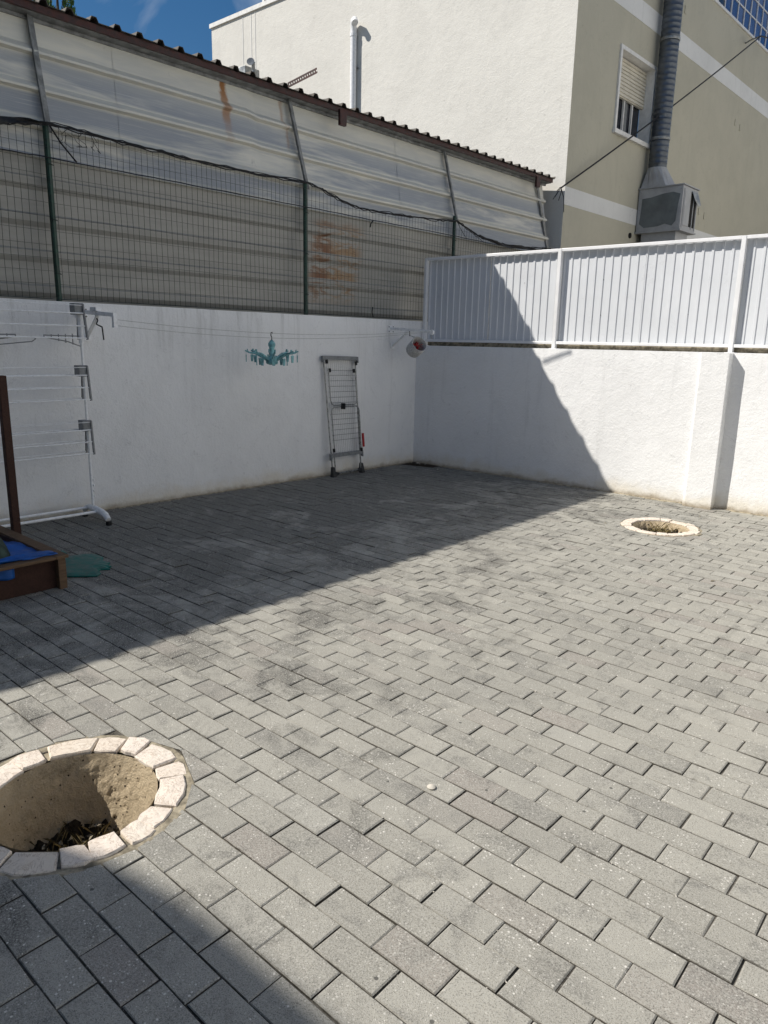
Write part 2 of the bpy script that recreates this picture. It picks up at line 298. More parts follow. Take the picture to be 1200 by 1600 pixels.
AL, AR = rad(-1.7775), rad(.8114)
eL = Vector((math.sin(AL), -math.cos(AL), 0)); nL = Vector((math.cos(AL), math.sin(AL), 0))    # along the left wall towards the viewer; out of it into the yard
eR = Vector((math.cos(AR), math.sin(AR), 0)); nR = Vector((math.sin(AR), -math.cos(AR), 0))
Z = Vector((0, 0, 1))
def FL(s, o, z): return eL*s + nL*o + Z*z
def FR(x, o, z): return eR*x + nR*o + Z*z
P0 = Vector((.0796, 3.30146, 0)); eB = -eL; nB = nL
def FB(t, o, z): return P0 + eB*t + nB*o + Z*z
def FW(x, y, z): return Vector((x, y, z))
def sag(p, q, d, n=14):
    p, q = Vector(p), Vector(q); return [p.lerp(q, i/n) - Z*(d*4*(i/n)*(1-i/n)) for i in range(n+1)]
def px(P):
    d = Vector(P)-CAM; c = d.dot(fw)
    return (600+1134.01*d.dot(R2)/c, 800+1134.01*d.dot(D2)/c) if c > .05 else None

# ------------------------------------------------------------------ ground and paving
PITS = [(3.615, -6.210, .366), (3.592, -1.075, .318)]
g = MB().add([(-400, -400, -.55), (400, -400, -.55), (400, 400, -.55), (-400, 400, -.55)], [(0, 1, 2, 3)]).build('ground', 'earth'); struct(g)
import bmesh
bm = bmesh.new(); edges = []
def loop(pts):
    vs = [bm.verts.new(p) for p in pts]
    for i in range(len(vs)): edges.append(bm.edges.new((vs[i], vs[(i+1) % len(vs)])))
ZB = -.0065
loop([FR(-.12, -.12, ZB), Vector((9.5, .1, ZB)), Vector((9.5, -9.2, ZB)), FL(9.2, -.12, ZB)])
for cx, cy, R in PITS: loop([(cx+(R-.03)*math.cos(a*math.pi/20), cy+(R-.03)*math.sin(a*math.pi/20), ZB) for a in range(40)])
bmesh.ops.triangle_fill(bm, edges=edges, use_beauty=True)
me = bpy.data.meshes.new('paving'); bm.to_mesh(me); bm.free(); me.materials.append(M['bed'])
if me.polygons[0].normal.z < 0: me.flip_normals()
paving = bpy.data.objects.new('paving', me); COL.objects.link(paving); struct(paving); BASE['paving'] = Vector((0, 0, 0))

def clip(poly, n, d):
    out = []
    for i in range(len(poly)):
        a, b = poly[i], poly[(i+1) % len(poly)]; da, db = a.dot(n)-d, b.dot(n)-d
        if da >= 0: out.append(a)
        if da*db < 0: out.append(a.lerp(b, da/(da-db)))
    return out
def area(p): return .5*abs(sum(p[i].x*p[(i+1) % len(p)].y-p[(i+1) % len(p)].x*p[i].y for i in range(len(p))))
def prism(poly, ch, zt, jit=0, seed=0):
    r = random.Random(seed); c = sum(poly, Vector((0, 0)))/len(poly); n = len(poly); vs = []; fs = []
    top = [p + (c-p).normalized()*ch*1.4 for p in poly]
    jj = [Vector((r.uniform(-jit, jit), r.uniform(-jit, jit))) for _ in poly]
    for p, j in zip(top, jj): vs.append((p.x+j.x, p.y+j.y, zt))
    for p, j in zip(poly, jj): vs.append((p.x+j.x*.6, p.y+j.y*.6, zt-ch*.9))
    for p in poly: vs.append((p.x, p.y, zt-.05))
    fs.append(tuple(range(n)))
    for i in range(n):
        k = (i+1) % n; fs.append((n+i, n+k, k, i)); fs.append((2*n+i, 2*n+k, n+k, n+i))
    return vs, fs
HL, HW = SX-.0021, SY/2-.0017
bricks = []
for v in range(-34, 62):
    for u in range(-66, 46):
        if (u+v) % 2: continue
        cx, cy = LOX+(u+1)*SX, LOY+v*SY
        if (Vector((cx, cy, 0))).dot(nL) < -.09 or Vector((cx, cy, 0)).dot(nR) < -.04 or cy < -8.7 or cx > 9.2: continue
        rect = [Vector((cx-HL, cy-HW)), Vector((cx+HL, cy-HW)), Vector((cx+HL, cy+HW)), Vector((cx-HL, cy+HW))]; cut = False; ok = True
        for qx, qy, R in PITS:
            c = Vector((qx, qy)); far = max(rect, key=lambda p: (p-c).length)
            near = min((Vector((min(max(qx, cx-HL), cx+HL), min(max(qy, cy-HW), cy+HW)))-c).length, 9)
            if near < R+.006:
                if (far-c).length < R+.03: ok = False; break
                dd = ((Vector((cx, cy))-c).normalized()*.6+(far-c).normalized()*.4).normalized()
                rect = clip(rect, dd, c.dot(dd)+R+.006); cut = True
                if len(rect) < 3 or area(rect) < .0022: ok = False; break
        if not ok: continue
        pp = [px((p.x, p.y, 0)) for p in rect]; vis = 0
        if all(pp) and any(-5 < q[0] < 1205 and -5 < q[1] < 1605 for q in pp): vis = area([Vector((min(max(q[0], 0), 1200), min(max(q[1], 0), 1600))) for q in pp])
        bricks.append((vis, cx, cy, rect, cut))
bricks.sort(key=lambda b: -b[0])
pm = []
for k in range(6):
    rect = [Vector((-HL, -HW)), Vector((HL, -HW)), Vector((HL, HW)), Vector((-HL, HW))]
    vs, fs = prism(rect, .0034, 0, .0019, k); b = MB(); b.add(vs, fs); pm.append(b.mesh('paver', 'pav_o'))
rest = MB(); nbig = 0
for i, (vis, cx, cy, rect, cut) in enumerate(bricks):
    dz = rnd.gauss(0, .0011)+.0016*mnoise.noise((cx*2.1, cy*2.1, 0))*2; rz = rnd.gauss(0, .0045); tx, ty = rnd.gauss(0, .004), rnd.gauss(0, .0022)
    jx, jy = rnd.gauss(0, .0008), rnd.gauss(0, .0006)
    if nbig < 300 and vis > 0:
        nbig += 1
        if cut:
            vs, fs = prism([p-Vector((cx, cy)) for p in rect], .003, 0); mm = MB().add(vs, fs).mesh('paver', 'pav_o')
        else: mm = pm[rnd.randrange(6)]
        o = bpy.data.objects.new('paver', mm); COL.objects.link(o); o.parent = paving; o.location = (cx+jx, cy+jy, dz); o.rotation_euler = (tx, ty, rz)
    else:
        vs, fs = prism([p-Vector((cx, cy)) for p in rect], .0034, 0, .0019, i)
        E3 = Matrix.Translation((cx+jx, cy+jy, dz)) @ Matrix.Rotation(rz, 4, 'Z') @ Matrix.Rotation(tx, 4, 'X') @ Matrix.Rotation(ty, 4, 'Y')
        rest.add([E3 @ Vector(p) for p in vs], fs)
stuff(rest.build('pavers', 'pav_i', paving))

# ------------------------------------------------------------------ garden walls
def wob(p, a=.004): return a*mnoise.noise((p.x*1.7, p.y*1.7, p.z*1.7))+a*.5*mnoise.noise((p.x*6, p.y*6, p.z*6))
def wall_mesh(F, n, a0, a1, z0, z1, depth, nu, nv):
    b = MB()
    def face(u, v):
        a = a0+(a1-a0)*u; z = z0+(z1-z0)*v; P = F(a, 0, z); w = wob(P)
        if v > .999: P = P + Z*(.003*mnoise.noise((a*4, 3.1, 0))) - n*.006
        return P + n*w
    b.grid(face, nu, nv)
    b.grid(lambda u, v: face(u, 1) if v < .5 else F(a0+(a1-a0)*u, -depth, z1+.001), nu, 1)
    b.add([F(a0, -depth, z0), F(a1, -depth, z0), F(a1, -depth, z1), F(a0, -depth, z1), F(a0, 0, z0), F(a1, 0, z0), F(a1, 0, z1), F(a0, 0, z1)], [(0, 1, 2, 3), (0, 3, 7, 4), (1, 5, 6, 2)])
    return b
lw = wall_mesh(FL, nL, 9.4, -.22, -.2, 1.742, .2, 120, 24).build('garden_wall', 'stucco', base=FL(4, 0, 0)); smooth_by_angle(lw)
tag(lw, 'white stucco garden wall in shade, below the green wire fence', 'wall')
rw = wall_mesh(FR, nR, 0.0, 9.6, -.2, 1.452, .2, 110, 20).build('garden_wall', 'stucco', base=FR(3, 0, 0)); smooth_by_angle(rw)
tag(rw, 'white stucco garden wall, half in sun, with a pillar, below the white metal fence', 'wall')
b = MB(); pil0, pil1 = 3.405, 3.675
b.grid(lambda u, v: FR(pil0+.030+(pil1-pil0-.030)*u, .118+wob(FR(u, 3, v*1.6), .004), -.2+1.648*v), 6, 16)
b.grid(lambda u, v: FR(pil0+.030*u, .088+(.030+wob(FR(0, 3, v*1.6), .004))*u, -.2+1.648*v), 1, 16)
b.grid(lambda u, v: FR(pil1+wob(FR(u, 5, v*1.6), .003)*(u > 0)*(u < 1), .118-.125*u+(wob(FR(1, 3, v*1.6), .004) if u == 0 else 0), -.2+1.648*v), 4, 16)
b.grid(lambda u, v: FR(pil0, .088-.095*u, -.2+1.648*v), 2, 16)
b.add([FR(pil0, .088, 1.448), FR(pil0+.03, .118, 1.448), FR(pil1, .118, 1.448), FR(pil1, -.01, 1.448), FR(pil0, -.01, 1.448)], [(0, 1, 2, 3, 4)])
smooth_by_angle(b.build('pillar', 'stucco', rw))

# ------------------------------------------------------------------ white metal fence on the right wall
fence = thing('metal_fence', FR(2.7, -.1, 1.452), 'white ribbed metal fence panels with posts, on the sunlit garden wall', 'fence')
posts = [.045, 1.815, 3.62, 5.42, 7.2]
for i, x in enumerate(posts):
    w = .017 if i == 0 else .020
    bez(MB().box(FR, x-w, x+w, -.125, -.075, 1.445, 2.476).build('post', 'white', fence), .003)
    MB().box(FR, x-.045, x+.045, -.14, -.06, 1.448, 1.456).build('base_plate', 'white', fence)
for i in range(4):
    a, c = posts[i]+(.0175 if i == 0 else .0205), posts[i+1]-.0205
    bez(MB().box(FR, a, c, -.122, -.080, 2.447, 2.478).build('top_rail', 'white', fence), .003)
    bez(MB().box(FR, a, c, -.122, -.082, 1.500, 1.529).build('bottom_rail', 'white', fence), .003)
    n = 10; half = (c-a)/2
    for h in range(2):
        x0 = a+h*half-.004; x1 = x0+half+.006*(h == 0)+.004; P = .0885; prof = []; x = math.floor(x0/P)*P
        while x < x1+P:
            for dx, d in ((.0, 0), (.056, 0), (.060, .009), (.081, .009), (.085, 0)): prof.append((x+dx, d))
            x += P
        prof = [(min(max(p, x0), x1), d) for p, d in prof if x0-.02 < p < x1+.02]; off = -.142-.0016*h
        b = MB(); vs = []; fs = []
        for p, d in prof: vs += [FR(p, off+d, 1.515), FR(p, off+d, 2.455)]
        for k in range(len(prof)-1): fs.append((2*k, 2*k+2, 2*k+3, 2*k+1))
        b.add(vs, fs); b.build('corrugated_sheet', 'fsheet', fence)
        b = MB()
        for zz in (1.8, 2.15): b.lathe([(.006, 0), (.005, .004)], FR(a+half*(h+.5)+.02, off+.001, zz), 6, nR)
        stuff(b.build('screw', 'galv', fence))

MB().box(FR, .06, 9, -.19, -.150, 1.4525, 1.498).build('mortar_strip', 'mortar', rw)
# ------------------------------------------------------------------ metal shed behind the left wall
def eave(s):      # the eave runs slightly out of parallel with the wall
    o = -.13+.056*max(0, s-2.3); return o, -.40*(o+.08)
def eave_strip(nm, mat, f):
    for a, c in ((SEND-.06, 2.3), (2.3, 9.6)):
        p = []
        for s_ in (a, c):
            o, dz = eave(s_); p.append([FL(s_, q[0] if q[2] else o+q[0], q[1]+dz) for q in f])
        MB().hexa([p[0][0], p[1][0], p[1][1], p[0][1], p[0][3], p[1][3], p[1][2], p[0][2]]).build(nm, mat, shed)
shed = thing('metal_shed', FL(2, -.3, 0), 'long cream and grey ribbed metal shed with brown eave behind the left wall', 'shed')
PIT = .267; ZK = 2.815; SEND = -3.07; S1 = 9.6
def rib_profile(n, upper):  # distance along the slope and depth; ribs every PIT
    pr = []
    for k in range(n):
        y = k*PIT
        pr += [(y, 0), (y+.186, 0), (y+.196, .040), (y+.214, .042), (y+.262, 0)] if upper else [(y, 0), (y+.160, 0), (y+.200, .032), (y+.252, .036), (y+.262, 0)]
    return pr
def sheet(s0, s1, zb, ob, zt, ot, mat, name, n, lift=0., rip=0.):
    A = Vector((ob, zb)); B = Vector((ot, zt)); d = (B-A).normalized(); nn = Vector((d.y, -d.x)); L = (B-A).length
    pr = [p for p in rib_profile(n+1, mat == 'up') if p[0] < L] + [(L, 0)]; b = MB(); NU = 16; vs = []; uvs = []; fs = []
    for i in range(NU+1):
        u = i/NU; s = s0+(s1-s0)*u
        if mat == 'up' and s > 2.3:
            eo, ez = eave(s); B = Vector((eo-.13, 3.80+ez)); d = (B-A).normalized(); nn = Vector((d.y, -d.x)); k_ = (B-A).length/L
        else: k_ = 1.
        for y, dep in pr:
            q = A+d*y*k_+nn*(dep+lift+.004*mnoise.noise((s*1.3, y*2.0, zb)))
            ss = s+(rip*mnoise.noise((y*9, s0, 1.)) if i in (0, NU) else 0)
            vs.append(FL(ss, q.x, q.y)); uvs.append((ss, y if mat == 'up' else zb+y))
    m = len(pr)
    for i in range(NU):
        for j in range(m-1): a = i*m+j; fs.append((a, a+1, a+m+1, a+m))
    b.add(vs, fs, uvs); return b.build(name, mat, shed)
ups = [(SEND, -1.72), (-1.75, .20), (.17, 2.04), (2.01, 3.70), (3.67, 5.5), (5.47, 7.3), (7.27, S1)]
for i, (a, c) in enumerate(ups): sheet(a, c, ZK+.012, -.105, 3.80, -.27, 'up', 'upper_sheet', 4, .003*(i % 2), .012)
los = [(SEND, -1.2), (-1.23, .80), (.77, 2.9), (2.87, 5.0), (4.97, 7.1), (7.07, S1)]
for i, (a, c) in enumerate(los): sheet(a, c, 1.62, -.30, ZK, -.12, 'lo', 'lower_sheet', 4, .003*(i % 2), .010)
b = MB(); b.add([FL(SEND, -.105, ZK+.013), FL(S1, -.105, ZK+.013), FL(S1, -.085, ZK-.012), FL(SEND, -.085, ZK-.012), FL(SEND, -.122, ZK-.02), FL(S1, -.122, ZK-.02)], [(0, 1, 2, 3), (3, 2, 5, 4)], [(SEND, .3), (S1, .3), (S1, .26), (SEND, .26), (SEND, .26), (S1, .26)]); b.build('flashing', 'up', shed)
for s, ds in ((4.31, .06), (1.70, .10), (-.80, .11), (6.9, .06)):
    eo, ez = eave(s+ds); p, q = FL(s, -.068, 2.99), FL(s+ds, eo-.10, 3.80+ez); MB().bar(p, q, .048, .012, nL).build('batten', 'batten', shed); MB().bar(p+eL*.02+nL*.012, q+eL*.02+nL*.012, .008, .02, nL).build('batten_lip', 'batten', shed)
MB().bar(FL(SEND-.02, -.09, 2.80), FL(SEND+.22, -.23, 3.80), .05, .014, nL).build('batten', 'batten', shed)
eave_strip('fascia', 'fascia', [(-.025, 3.808, 0), (0, 3.808, 0), (0, 3.856, 0), (-.025, 3.856, 0)])
eave_strip('soffit', 'batten', [(-.135, 3.800, 0), (-.026, 3.804, 0), (-.026, 3.812, 0), (-.135, 3.812, 0)])
eave_strip('top_rail', 'batten', [(-.136, 3.776, 0), (-.112, 3.776, 0), (-.112, 3.799, 0), (-.136, 3.799, 0)])
# corrugated roof: ridges every 0.197 m, running back from the eave with a slight fall towards the yard
b = MB(); vs = []; fs = []; prof = []; s = 1.945-.197*26
while s < S1:
    prof += [(s-.034, .0), (s-.017, .034), (s+.017, .034), (s+.034, .0)]; s += .197
prof = [p for p in prof if p[0] > SEND-.1]
for s, h in prof:
    eo, ez = eave(s)
    for o, dz in ((eo+.025, ez), (eo-.01, ez+.001), (-5.2, .36)): vs.append(FL(s, o, 3.857+h+dz))
for k in range(len(prof)-1):
    for j in range(2): a = k*3+j; fs.append((a, a+3, a+4, a+1))
roof = b.add(vs, fs).build('roof_sheet', 'roofm', shed); solid(roof, .006)
for s in (1.215, -2.62, 5.0): MB().hexa([FL(s+.045, -.085, 3.68), FL(s-.04, -.085, 3.68), FL(s-.04, -.05, 3.68), FL(s+.045, -.05, 3.68), FL(s+.052, -.079, 3.83), FL(s-.052, -.079, 3.83), FL(s-.052, -.048, 3.83), FL(s+.052, -.048, 3.83)]).build('eave_bracket', 'fascia', shed)
MB().box(FL, SEND+.0, S1, -5.2, -5.1, -.3, 4.2).build('back_wall', 'lo', shed)
MB().add([FL(SEND, -.32, -.3), FL(SEND, -5.1, -.3), FL(SEND, -5.1, 4.19), FL(SEND, -.27, 3.80), FL(SEND, -.14, ZK), FL(SEND, -.32, 1.62)], [(0, 1, 2, 3, 4, 5)]).build('end_wall', 'lo', shed)
# perforated steel strip standing up from the roof
b = MB(); p, q = FL(1.945, -.07, 3.888), FL(1.89, .290, 3.957); d = (q-p); side = Vector((0, 0, 1)).cross(d).normalized(); upv = d.normalized().cross(side).normalized()
for k in (-1, 1): b.bar(p+upv*k*.016, q+upv*k*.016, .004, .016, upv)
for k in range(13): c = p.lerp(q, (k+.25)/13); b.bar(c-upv*.009, c+upv*.009, .004, .013, d.normalized())
tag(b.build('perforated_strip', 'fascia', base=p), 'dark perforated steel strip sticking up from the shed roof', 'metal strip')

# ------------------------------------------------------------------ green wire fence on the left wall
wf = thing('wire_fence', FL(1.7, -.04, 1.742), 'dark green welded wire fence with round posts on the shaded white wall', 'fence')
for s in (6.92, 4.34, 1.75, -.72):
    b = MB(); b.tube([FL(s, -.045, 1.70), FL(s+.002, -.047, 3.03)], .0225, 10); b.lathe([(.0235, 0), (.022, .012), (.008, .02)], FL(s+.002, -.047, 3.03), 10); smooth_by_angle(b.build('post', 'green', wf))
    b = MB()
    for zz in (1.95, 2.35, 2.75): b.tube([FL(s+.028, -.03, zz), FL(s, -.018, zz+.004), FL(s-.028, -.03, zz)], .004, 5)
    stuff(b.build('clip', 'wire', wf))
def mesh_top(s):
    pts = [(9.6, 2.98), (6.92, 3.02), (5.6, 2.95), (4.34, 3.03), (3.69, 3.01), (3.08, 2.995), (2.39, 2.997), (1.75, 3.03), (1.3, 2.93), (1.0, 2.885), (.6, 2.887), (.17, 2.91), (-.72, 2.975), (-1.165, 2.86), (-1.84, 2.805), (-3.05, 2.86)]
    for (a, za), (c, zc) in zip(pts, pts[1:]):
        if c <= s <= a: return zc+(za-zc)*(s-c)/(a-c)
    return 2.9
b = MB(); s = 9.4; k = 0
def wire(b, pts, w):
    pts = [Vector(p) for p in pts]; vs = []; fs = []
    for i, p in enumerate(pts):
        d = (pts[min(i+1, len(pts)-1)]-pts[max(i-1, 0)]).normalized(); y = nL.cross(d).normalized()
        vs += [p+y*w, p+nL*w*.8-y*w*.5, p-nL*w*.8-y*w*.5]
    for i in range(len(pts)-1):
        for j in range(3): fs.append((i*3+j, i*3+(j+1) % 3, i*3+3+(j+1) % 3, i*3+3+j))
    b.add(vs, fs)
while s > -3.05:
    zt = mesh_top(s); zb = 1.755
    wire(b, [FL(s+.010*mnoise.noise((s*2.5, z*1.8, 0)), -.022+.010*mnoise.noise((s*.8, z*1.2, 5)), z) for z in np.linspace(zb, zt, 9)], .0018); s -= .0525+.004*mnoise.noise((s*3, 0, 9))
for k in range(13):
    z = 1.765+k*.101; run = []
    for s in np.linspace(9.4, -3.05, 130):
        zz = z+.010*mnoise.noise((s*1.1, z*3, 3)); 
        if zz < mesh_top(s)+.005: run.append(FL(s, -.0195+.010*mnoise.noise((s*.8, zz*1.2, 5)), zz))
        else:
            if len(run) > 2: wire(b, run, .0015)
            run = []
    if len(run) > 2: wire(b, run, .0015)
wire(b, [FL(s, -.02, 1.758) for s in np.linspace(9.4, -3.05, 40)], .004)
stuff(b.build('wire_mesh', 'wire', wf))
# black cables and netting gathered along the top of the wire fence
cab = thing('cable_bundle', FL(2, -.02, 2.9), 'tangled black cables and netting sagging along the top of the wire fence', 'cable')
def run(pts, r, jit=.006, n=6, seed=0):
    out = []; rr = random.Random(seed)
    for (a, za), (c, zc) in zip(pts, pts[1:]):
        for i in range(n):
            t = i/n; out.append(FL(a+(c-a)*t, -.006+rr.uniform(-jit, jit)*.4, za+(zc-za)*t+rr.uniform(-jit, jit)))
    out.append(FL(pts[-1][0], -.006, pts[-1][1])); return out
TOP = [(9.4, 2.98), (6.92, 3.03), (5.6, 2.95), (4.68, 2.975), (4.34, 3.035), (4.0, 3.03), (3.69, 3.02), (3.08, 3.007), (2.39, 3.009), (1.75, 3.038), (1.55, 3.0), (1.3, 2.94), (1.01, 2.897), (.6, 2.90), (.17, 2.922), (-.3, 2.945), (-.72, 2.985), (-.95, 2.92), (-1.165, 2.865), (-1.5, 2.83), (-1.84, 2.814), (-2.4, 2.84), (-3.0, 2.885)]
for k, (r, dz, j) in enumerate(((.008, 0, .005), (.005, -.012, .010), (.004, .006, .012))):
    smooth_by_angle(MB().tube(run([(a, z+dz) for a, z in TOP], r, j, 6, k), r, 6).build('cable', 'black', cab))
KL = [(9.4, 2.80), (4.9, 2.79), (4.14, 2.795), (3.09, 2.796), (1.75, 2.80), (.8, 2.80), (-.72, 2.80), (-1.84, 2.79), (-3.0, 2.86)]
smooth_by_angle(MB().tube(run(KL, .004, .004, 8, 7), .0045, 6).build('cable', 'black', cab))
for a, c, w in (((4.33, 3.03), (4.135, 2.80), .007), ((.79, 2.795), (.835, 2.72), .008), ((-.72, 2.98), (-.93, 2.80), .003), ((-.72, 2.98), (-1.3, 2.80), .003), ((.765, 1.76), (.775, 1.87), .006)):
    MB().tube([FL(a[0], -.01, a[1]), FL((a[0]+c[0])/2+.02, -.004, (a[1]+c[1])/2), FL(c[0], -.01, c[1])], w, 5).build('strap', 'black', cab)
for k in range(7):
    rr = random.Random(k+40); s0 = 4.28-.05*k; pts = [FL(s0+rr.uniform(-.05, .05), -.008, 3.02-.10*t+rr.uniform(-.03, .03)) for t in np.linspace(0, 1.2, 6)]; MB().tube(pts, .0022, 4).build('loose_strand', 'black', cab)
b = MB(); b.grid(lambda u, v: FL(4.36+.9*u, .004+.012*math.sin(u*17+v*3), 3.03-.10*u-.075*(v-.3)*min(1, u*2.2)+.012*math.sin(u*9)), 24, 5); solid(b.build('net_roll', 'black', cab), .006)
b = MB(); b.grid(lambda u, v: FL(-1.1-1.9*u, .002+.010*math.sin(u*21+v*3), 2.845-.03*math.sin(math.pi*u)+.045*(v-.6)*math.sin(math.pi*min(1, u*1.05))+.01*math.sin(u*13)), 24, 4); solid(b.build('net_roll', 'black', cab), .006)

# ------------------------------------------------------------------ neighbouring building
bld = thing('apartment_building', FB(2, -3, -.55), 'two tone building with sunlit white front and beige side rising behind the shed', 'building')
XL = -8.26
def facep(F, a0, a1, z0, z1, o=0., nu=1, nv=1): return MB().grid(lambda u, v: F(a0+(a1-a0)*u, o, z0+(z1-z0)*v), nu, nv)
Wx = (P0-FR(0, -3.3, 0)).dot(eR)
FWh = lambda x, o, z: FR(x, -3.3+o, z)
MB().add([FWh(XL, 0, -.55), FWh(Wx, 0, -.55), FWh(Wx, 0, 7.78), FWh(XL, 0, 7.78), FWh(XL, -9, -.55), FWh(XL, -9, 7.78)], [(0, 1, 2, 3), (4, 0, 3, 5)]).build('front_wall', 'facade', bld)
# beige side wall with a real window opening
WT0, WT1, WZ0, WZ1 = 1.40, 2.60, 4.86, 6.00
b = MB(); b.add([FB(0, 0, -.55), FB(9.6, 0, -.55), FB(9.6, 0, WZ0), FB(0, 0, WZ0)], [(0, 1, 2, 3)])
b.add([FB(0, 0, WZ0), FB(WT0, 0, WZ0), FB(WT0, 0, WZ1), FB(0, 0, WZ1)], [(0, 1, 2, 3)]); b.add([FB(WT1, 0, WZ0), FB(9.6, 0, WZ0), FB(9.6, 0, WZ1), FB(WT1, 0, WZ1)], [(0, 1, 2, 3)])
b.add([FB(0, 0, WZ1), FB(9.6, 0, WZ1), FB(9.6, 0, 7.70), FB(0, 0, 7.70)], [(0, 1, 2, 3)]); b.add([FB(9.6, 0, -.55), FB(16, 0, -.55), FB(16, 0, 7.70), FB(9.6, 0, 7.70)], [(0, 1, 2, 3)])
b.build('side_wall', 'beige', bld)
for z0, z1 in ((3.545, 3.80), (6.55, 6.84)): MB().box(FB, .0, 16, -.01, .004, z0, z1).build('band', 'band', bld)
MB().box(FWh, XL-.03, Wx+.02, -.22, .035, 7.782, 7.86).build('parapet_cap', 'wframe', bld)
b = MB().box(FB, .05, 16, -.3, .03, 7.702, 7.745); b.build('ledge', 'wframe', bld)
for x in (-6.98, -6.86, -7.24):
    MB().box(FWh, x-.006, x+.006, -.001, .006, 4, 7.78).build('render_joint', 'band', bld)
win = MB(); f = .055
for a in ((WT0-f, WT0, WZ0-f, WZ1+f), (WT1, WT1+f, WZ0-f, WZ1+f), (WT0, WT1, WZ1, WZ1+f)): win.box(FB, a[0], a[1], -.19, .03, a[2], a[3])
win = win.build('window', 'wframe', bld)
MB().box(FB, WT0-f-.03, WT1+f+.03, -.19, .055, WZ0-f-.012, WZ0-.002).build('sill', 'wframe', win)
MB().box(FB, WT0, WT1, -.21, -.195, WZ0, WZ1).build('pane', 'glass', win)
for k in range(10):
    z0 = 5.445+k*.0545; MB().hexa([FB(WT0+.004, -.135, z0), FB(WT1-.004, -.135, z0), FB(WT1-.004, -.112, z0+.003), FB(WT0+.004, -.112, z0+.003), FB(WT0+.004, -.135, z0+.053), FB(WT1-.004, -.135, z0+.053), FB(WT1-.004, -.122, z0+.050), FB(WT0+.004, -.122, z0+.050)]).build('shutter_slat', 'shutter', win)
MB().box(FB, WT0, WT1, -.18, -.13, 5.43, 5.445).build('shutter_foot', 'shutter', win)
for t in (WT0+.17, WT0+.56, WT0+.86): MB().box(FB, t-.014, t+.014, -.185, -.15, WZ0, 5.45).build('window_bar', 'wframe', win)
for t in (WT0+.36, WT0+.70): MB().box(FB, t-.05, t+.05, -.193, -.187, WZ0, 5.45).build('curtain', 'gplas', win)
# blue glass storey above the ledge
for i in range(-14, 31):
    t0 = 5.341+.35*(i-1)
    if t0 < .3: continue
    for j in range(5):
        z0 = 7.745+.318*j
        if i <= 0 and j < 1 and t0 > 4.0: mat = 'glass'
        else: mat = 'bluegl'
        o = MB().hexa([FB(t0+.012, -.02, z0+.01), FB(t0+.338, -.02+rnd.uniform(-.002, .002), z0+.01), FB(t0+.338, -.004+rnd.uniform(-.004, .004), z0+.01), FB(t0+.012, -.004+rnd.uniform(-.004, .004), z0+.01), FB(t0+.012, -.02, z0+.308), FB(t0+.338, -.02, z0+.308), FB(t0+.338, -.004+rnd.uniform(-.004, .004), z0+.308), FB(t0+.012, -.004+rnd.uniform(-.004, .004), z0+.308)]).build('pane', mat, bld)
for i in range(-14, 32):
    t0 = 5.341+.35*(i-1)
    if t0 > .25: MB().box(FB, t0-.013, t0+.012, -.03, .012, 7.746, 9.33).build('mullion', 'wframe', bld)
for j in range(1, 6): MB().box(FB, .3, 16, -.029, .010, 7.745+.318*j-.011, 7.745+.318*j+.011).build('transom', 'wframe', bld)
MB().box(FWh, -6.99, -6.93, -.36, -.30, 7.8, 9.2).build('railing_post', 'wframe', bld)
MB().box(FWh, -6.92, .0, -.34, -.325, 7.88, 9.1).build('railing_glass', 'bluegl', bld)
MB().box(FWh, -7, 0, -9, -.6, 7.7, 10.2).build('upper_storey', 'facade', bld)
for t, z in ((6.6, 6.05), (6.9, 6.02), (5.2, 4.15), (5.5, 4.10), (3.6, 7.2)): MB().box(FB, t-.03, t+.03, .0, .012, z-.06, z+.06).build('wall_vent', 'beige', bld)
b = MB(); b.lathe([(.045, 0), (.045, .02)], FB(2.26, .0, 3.36), 10, nB); b.build('wall_hole', 'dead', bld)

# vent pipe on the white front
vp = thing('vent_pipe', FWh(-4.13, .1, 4.2), 'white gooseneck vent pipe on the sunlit white facade', 'pipe')
c = [FWh(-4.14, .065, 4.0), FWh(-4.14, .065, 6.78), FWh(-4.135, .07, 6.86), FWh(-4.11, .10, 6.92), FWh(-4.05, .14, 6.92), FWh(-4.01, .17, 6.86)]
smooth_by_angle(MB().tube(c, .056, 12).build('pipe', 'wplas', vp), 50)
MB().lathe([(.064, 0), (.064, .05)], FWh(-4.14, .065, 6.70), 12).build('collar', 'wplas', vp)
for z in (4.6, 6.2): MB().box(FWh, -4.21, -4.07, .0, .03, z, z+.03).build('clamp', 'galv', vp)
# small grey box with an outlet on the roof edge behind the shed
ub = thing('wall_unit', FWh(-6.5, .3, 6.2), 'small grey box unit with outlet pipe against the white facade', 'box')
bez(MB().box(lambda x, o, z: FR(x, -2.6-o, z), -6.80, -6.34, 0, .35, 6.10, 6.53).build('casing', 'galv', ub), .01)
b = MB(); b.tube([FR(-6.22, -2.7, 6.0), FR(-6.22, -2.7, 6.44), FR(-6.2, -2.68, 6.52), FR(-6.17, -2.66, 6.56)], .035, 8); b.build('outlet', 'galv', ub)
b = MB(); b.lathe([(.02, -.02), (.07, 0), (.075, .01)], FR(-6.2, -2.62, 6.56), 12, (.6, -.7, .3)); b.build('cap', 'galv', ub)
MB().box(lambda x, o, z: FR(x, -2.6-o, z), -6.80, -6.2, .1, .25, 3.9, 6.098).build('support', 'galv', ub)

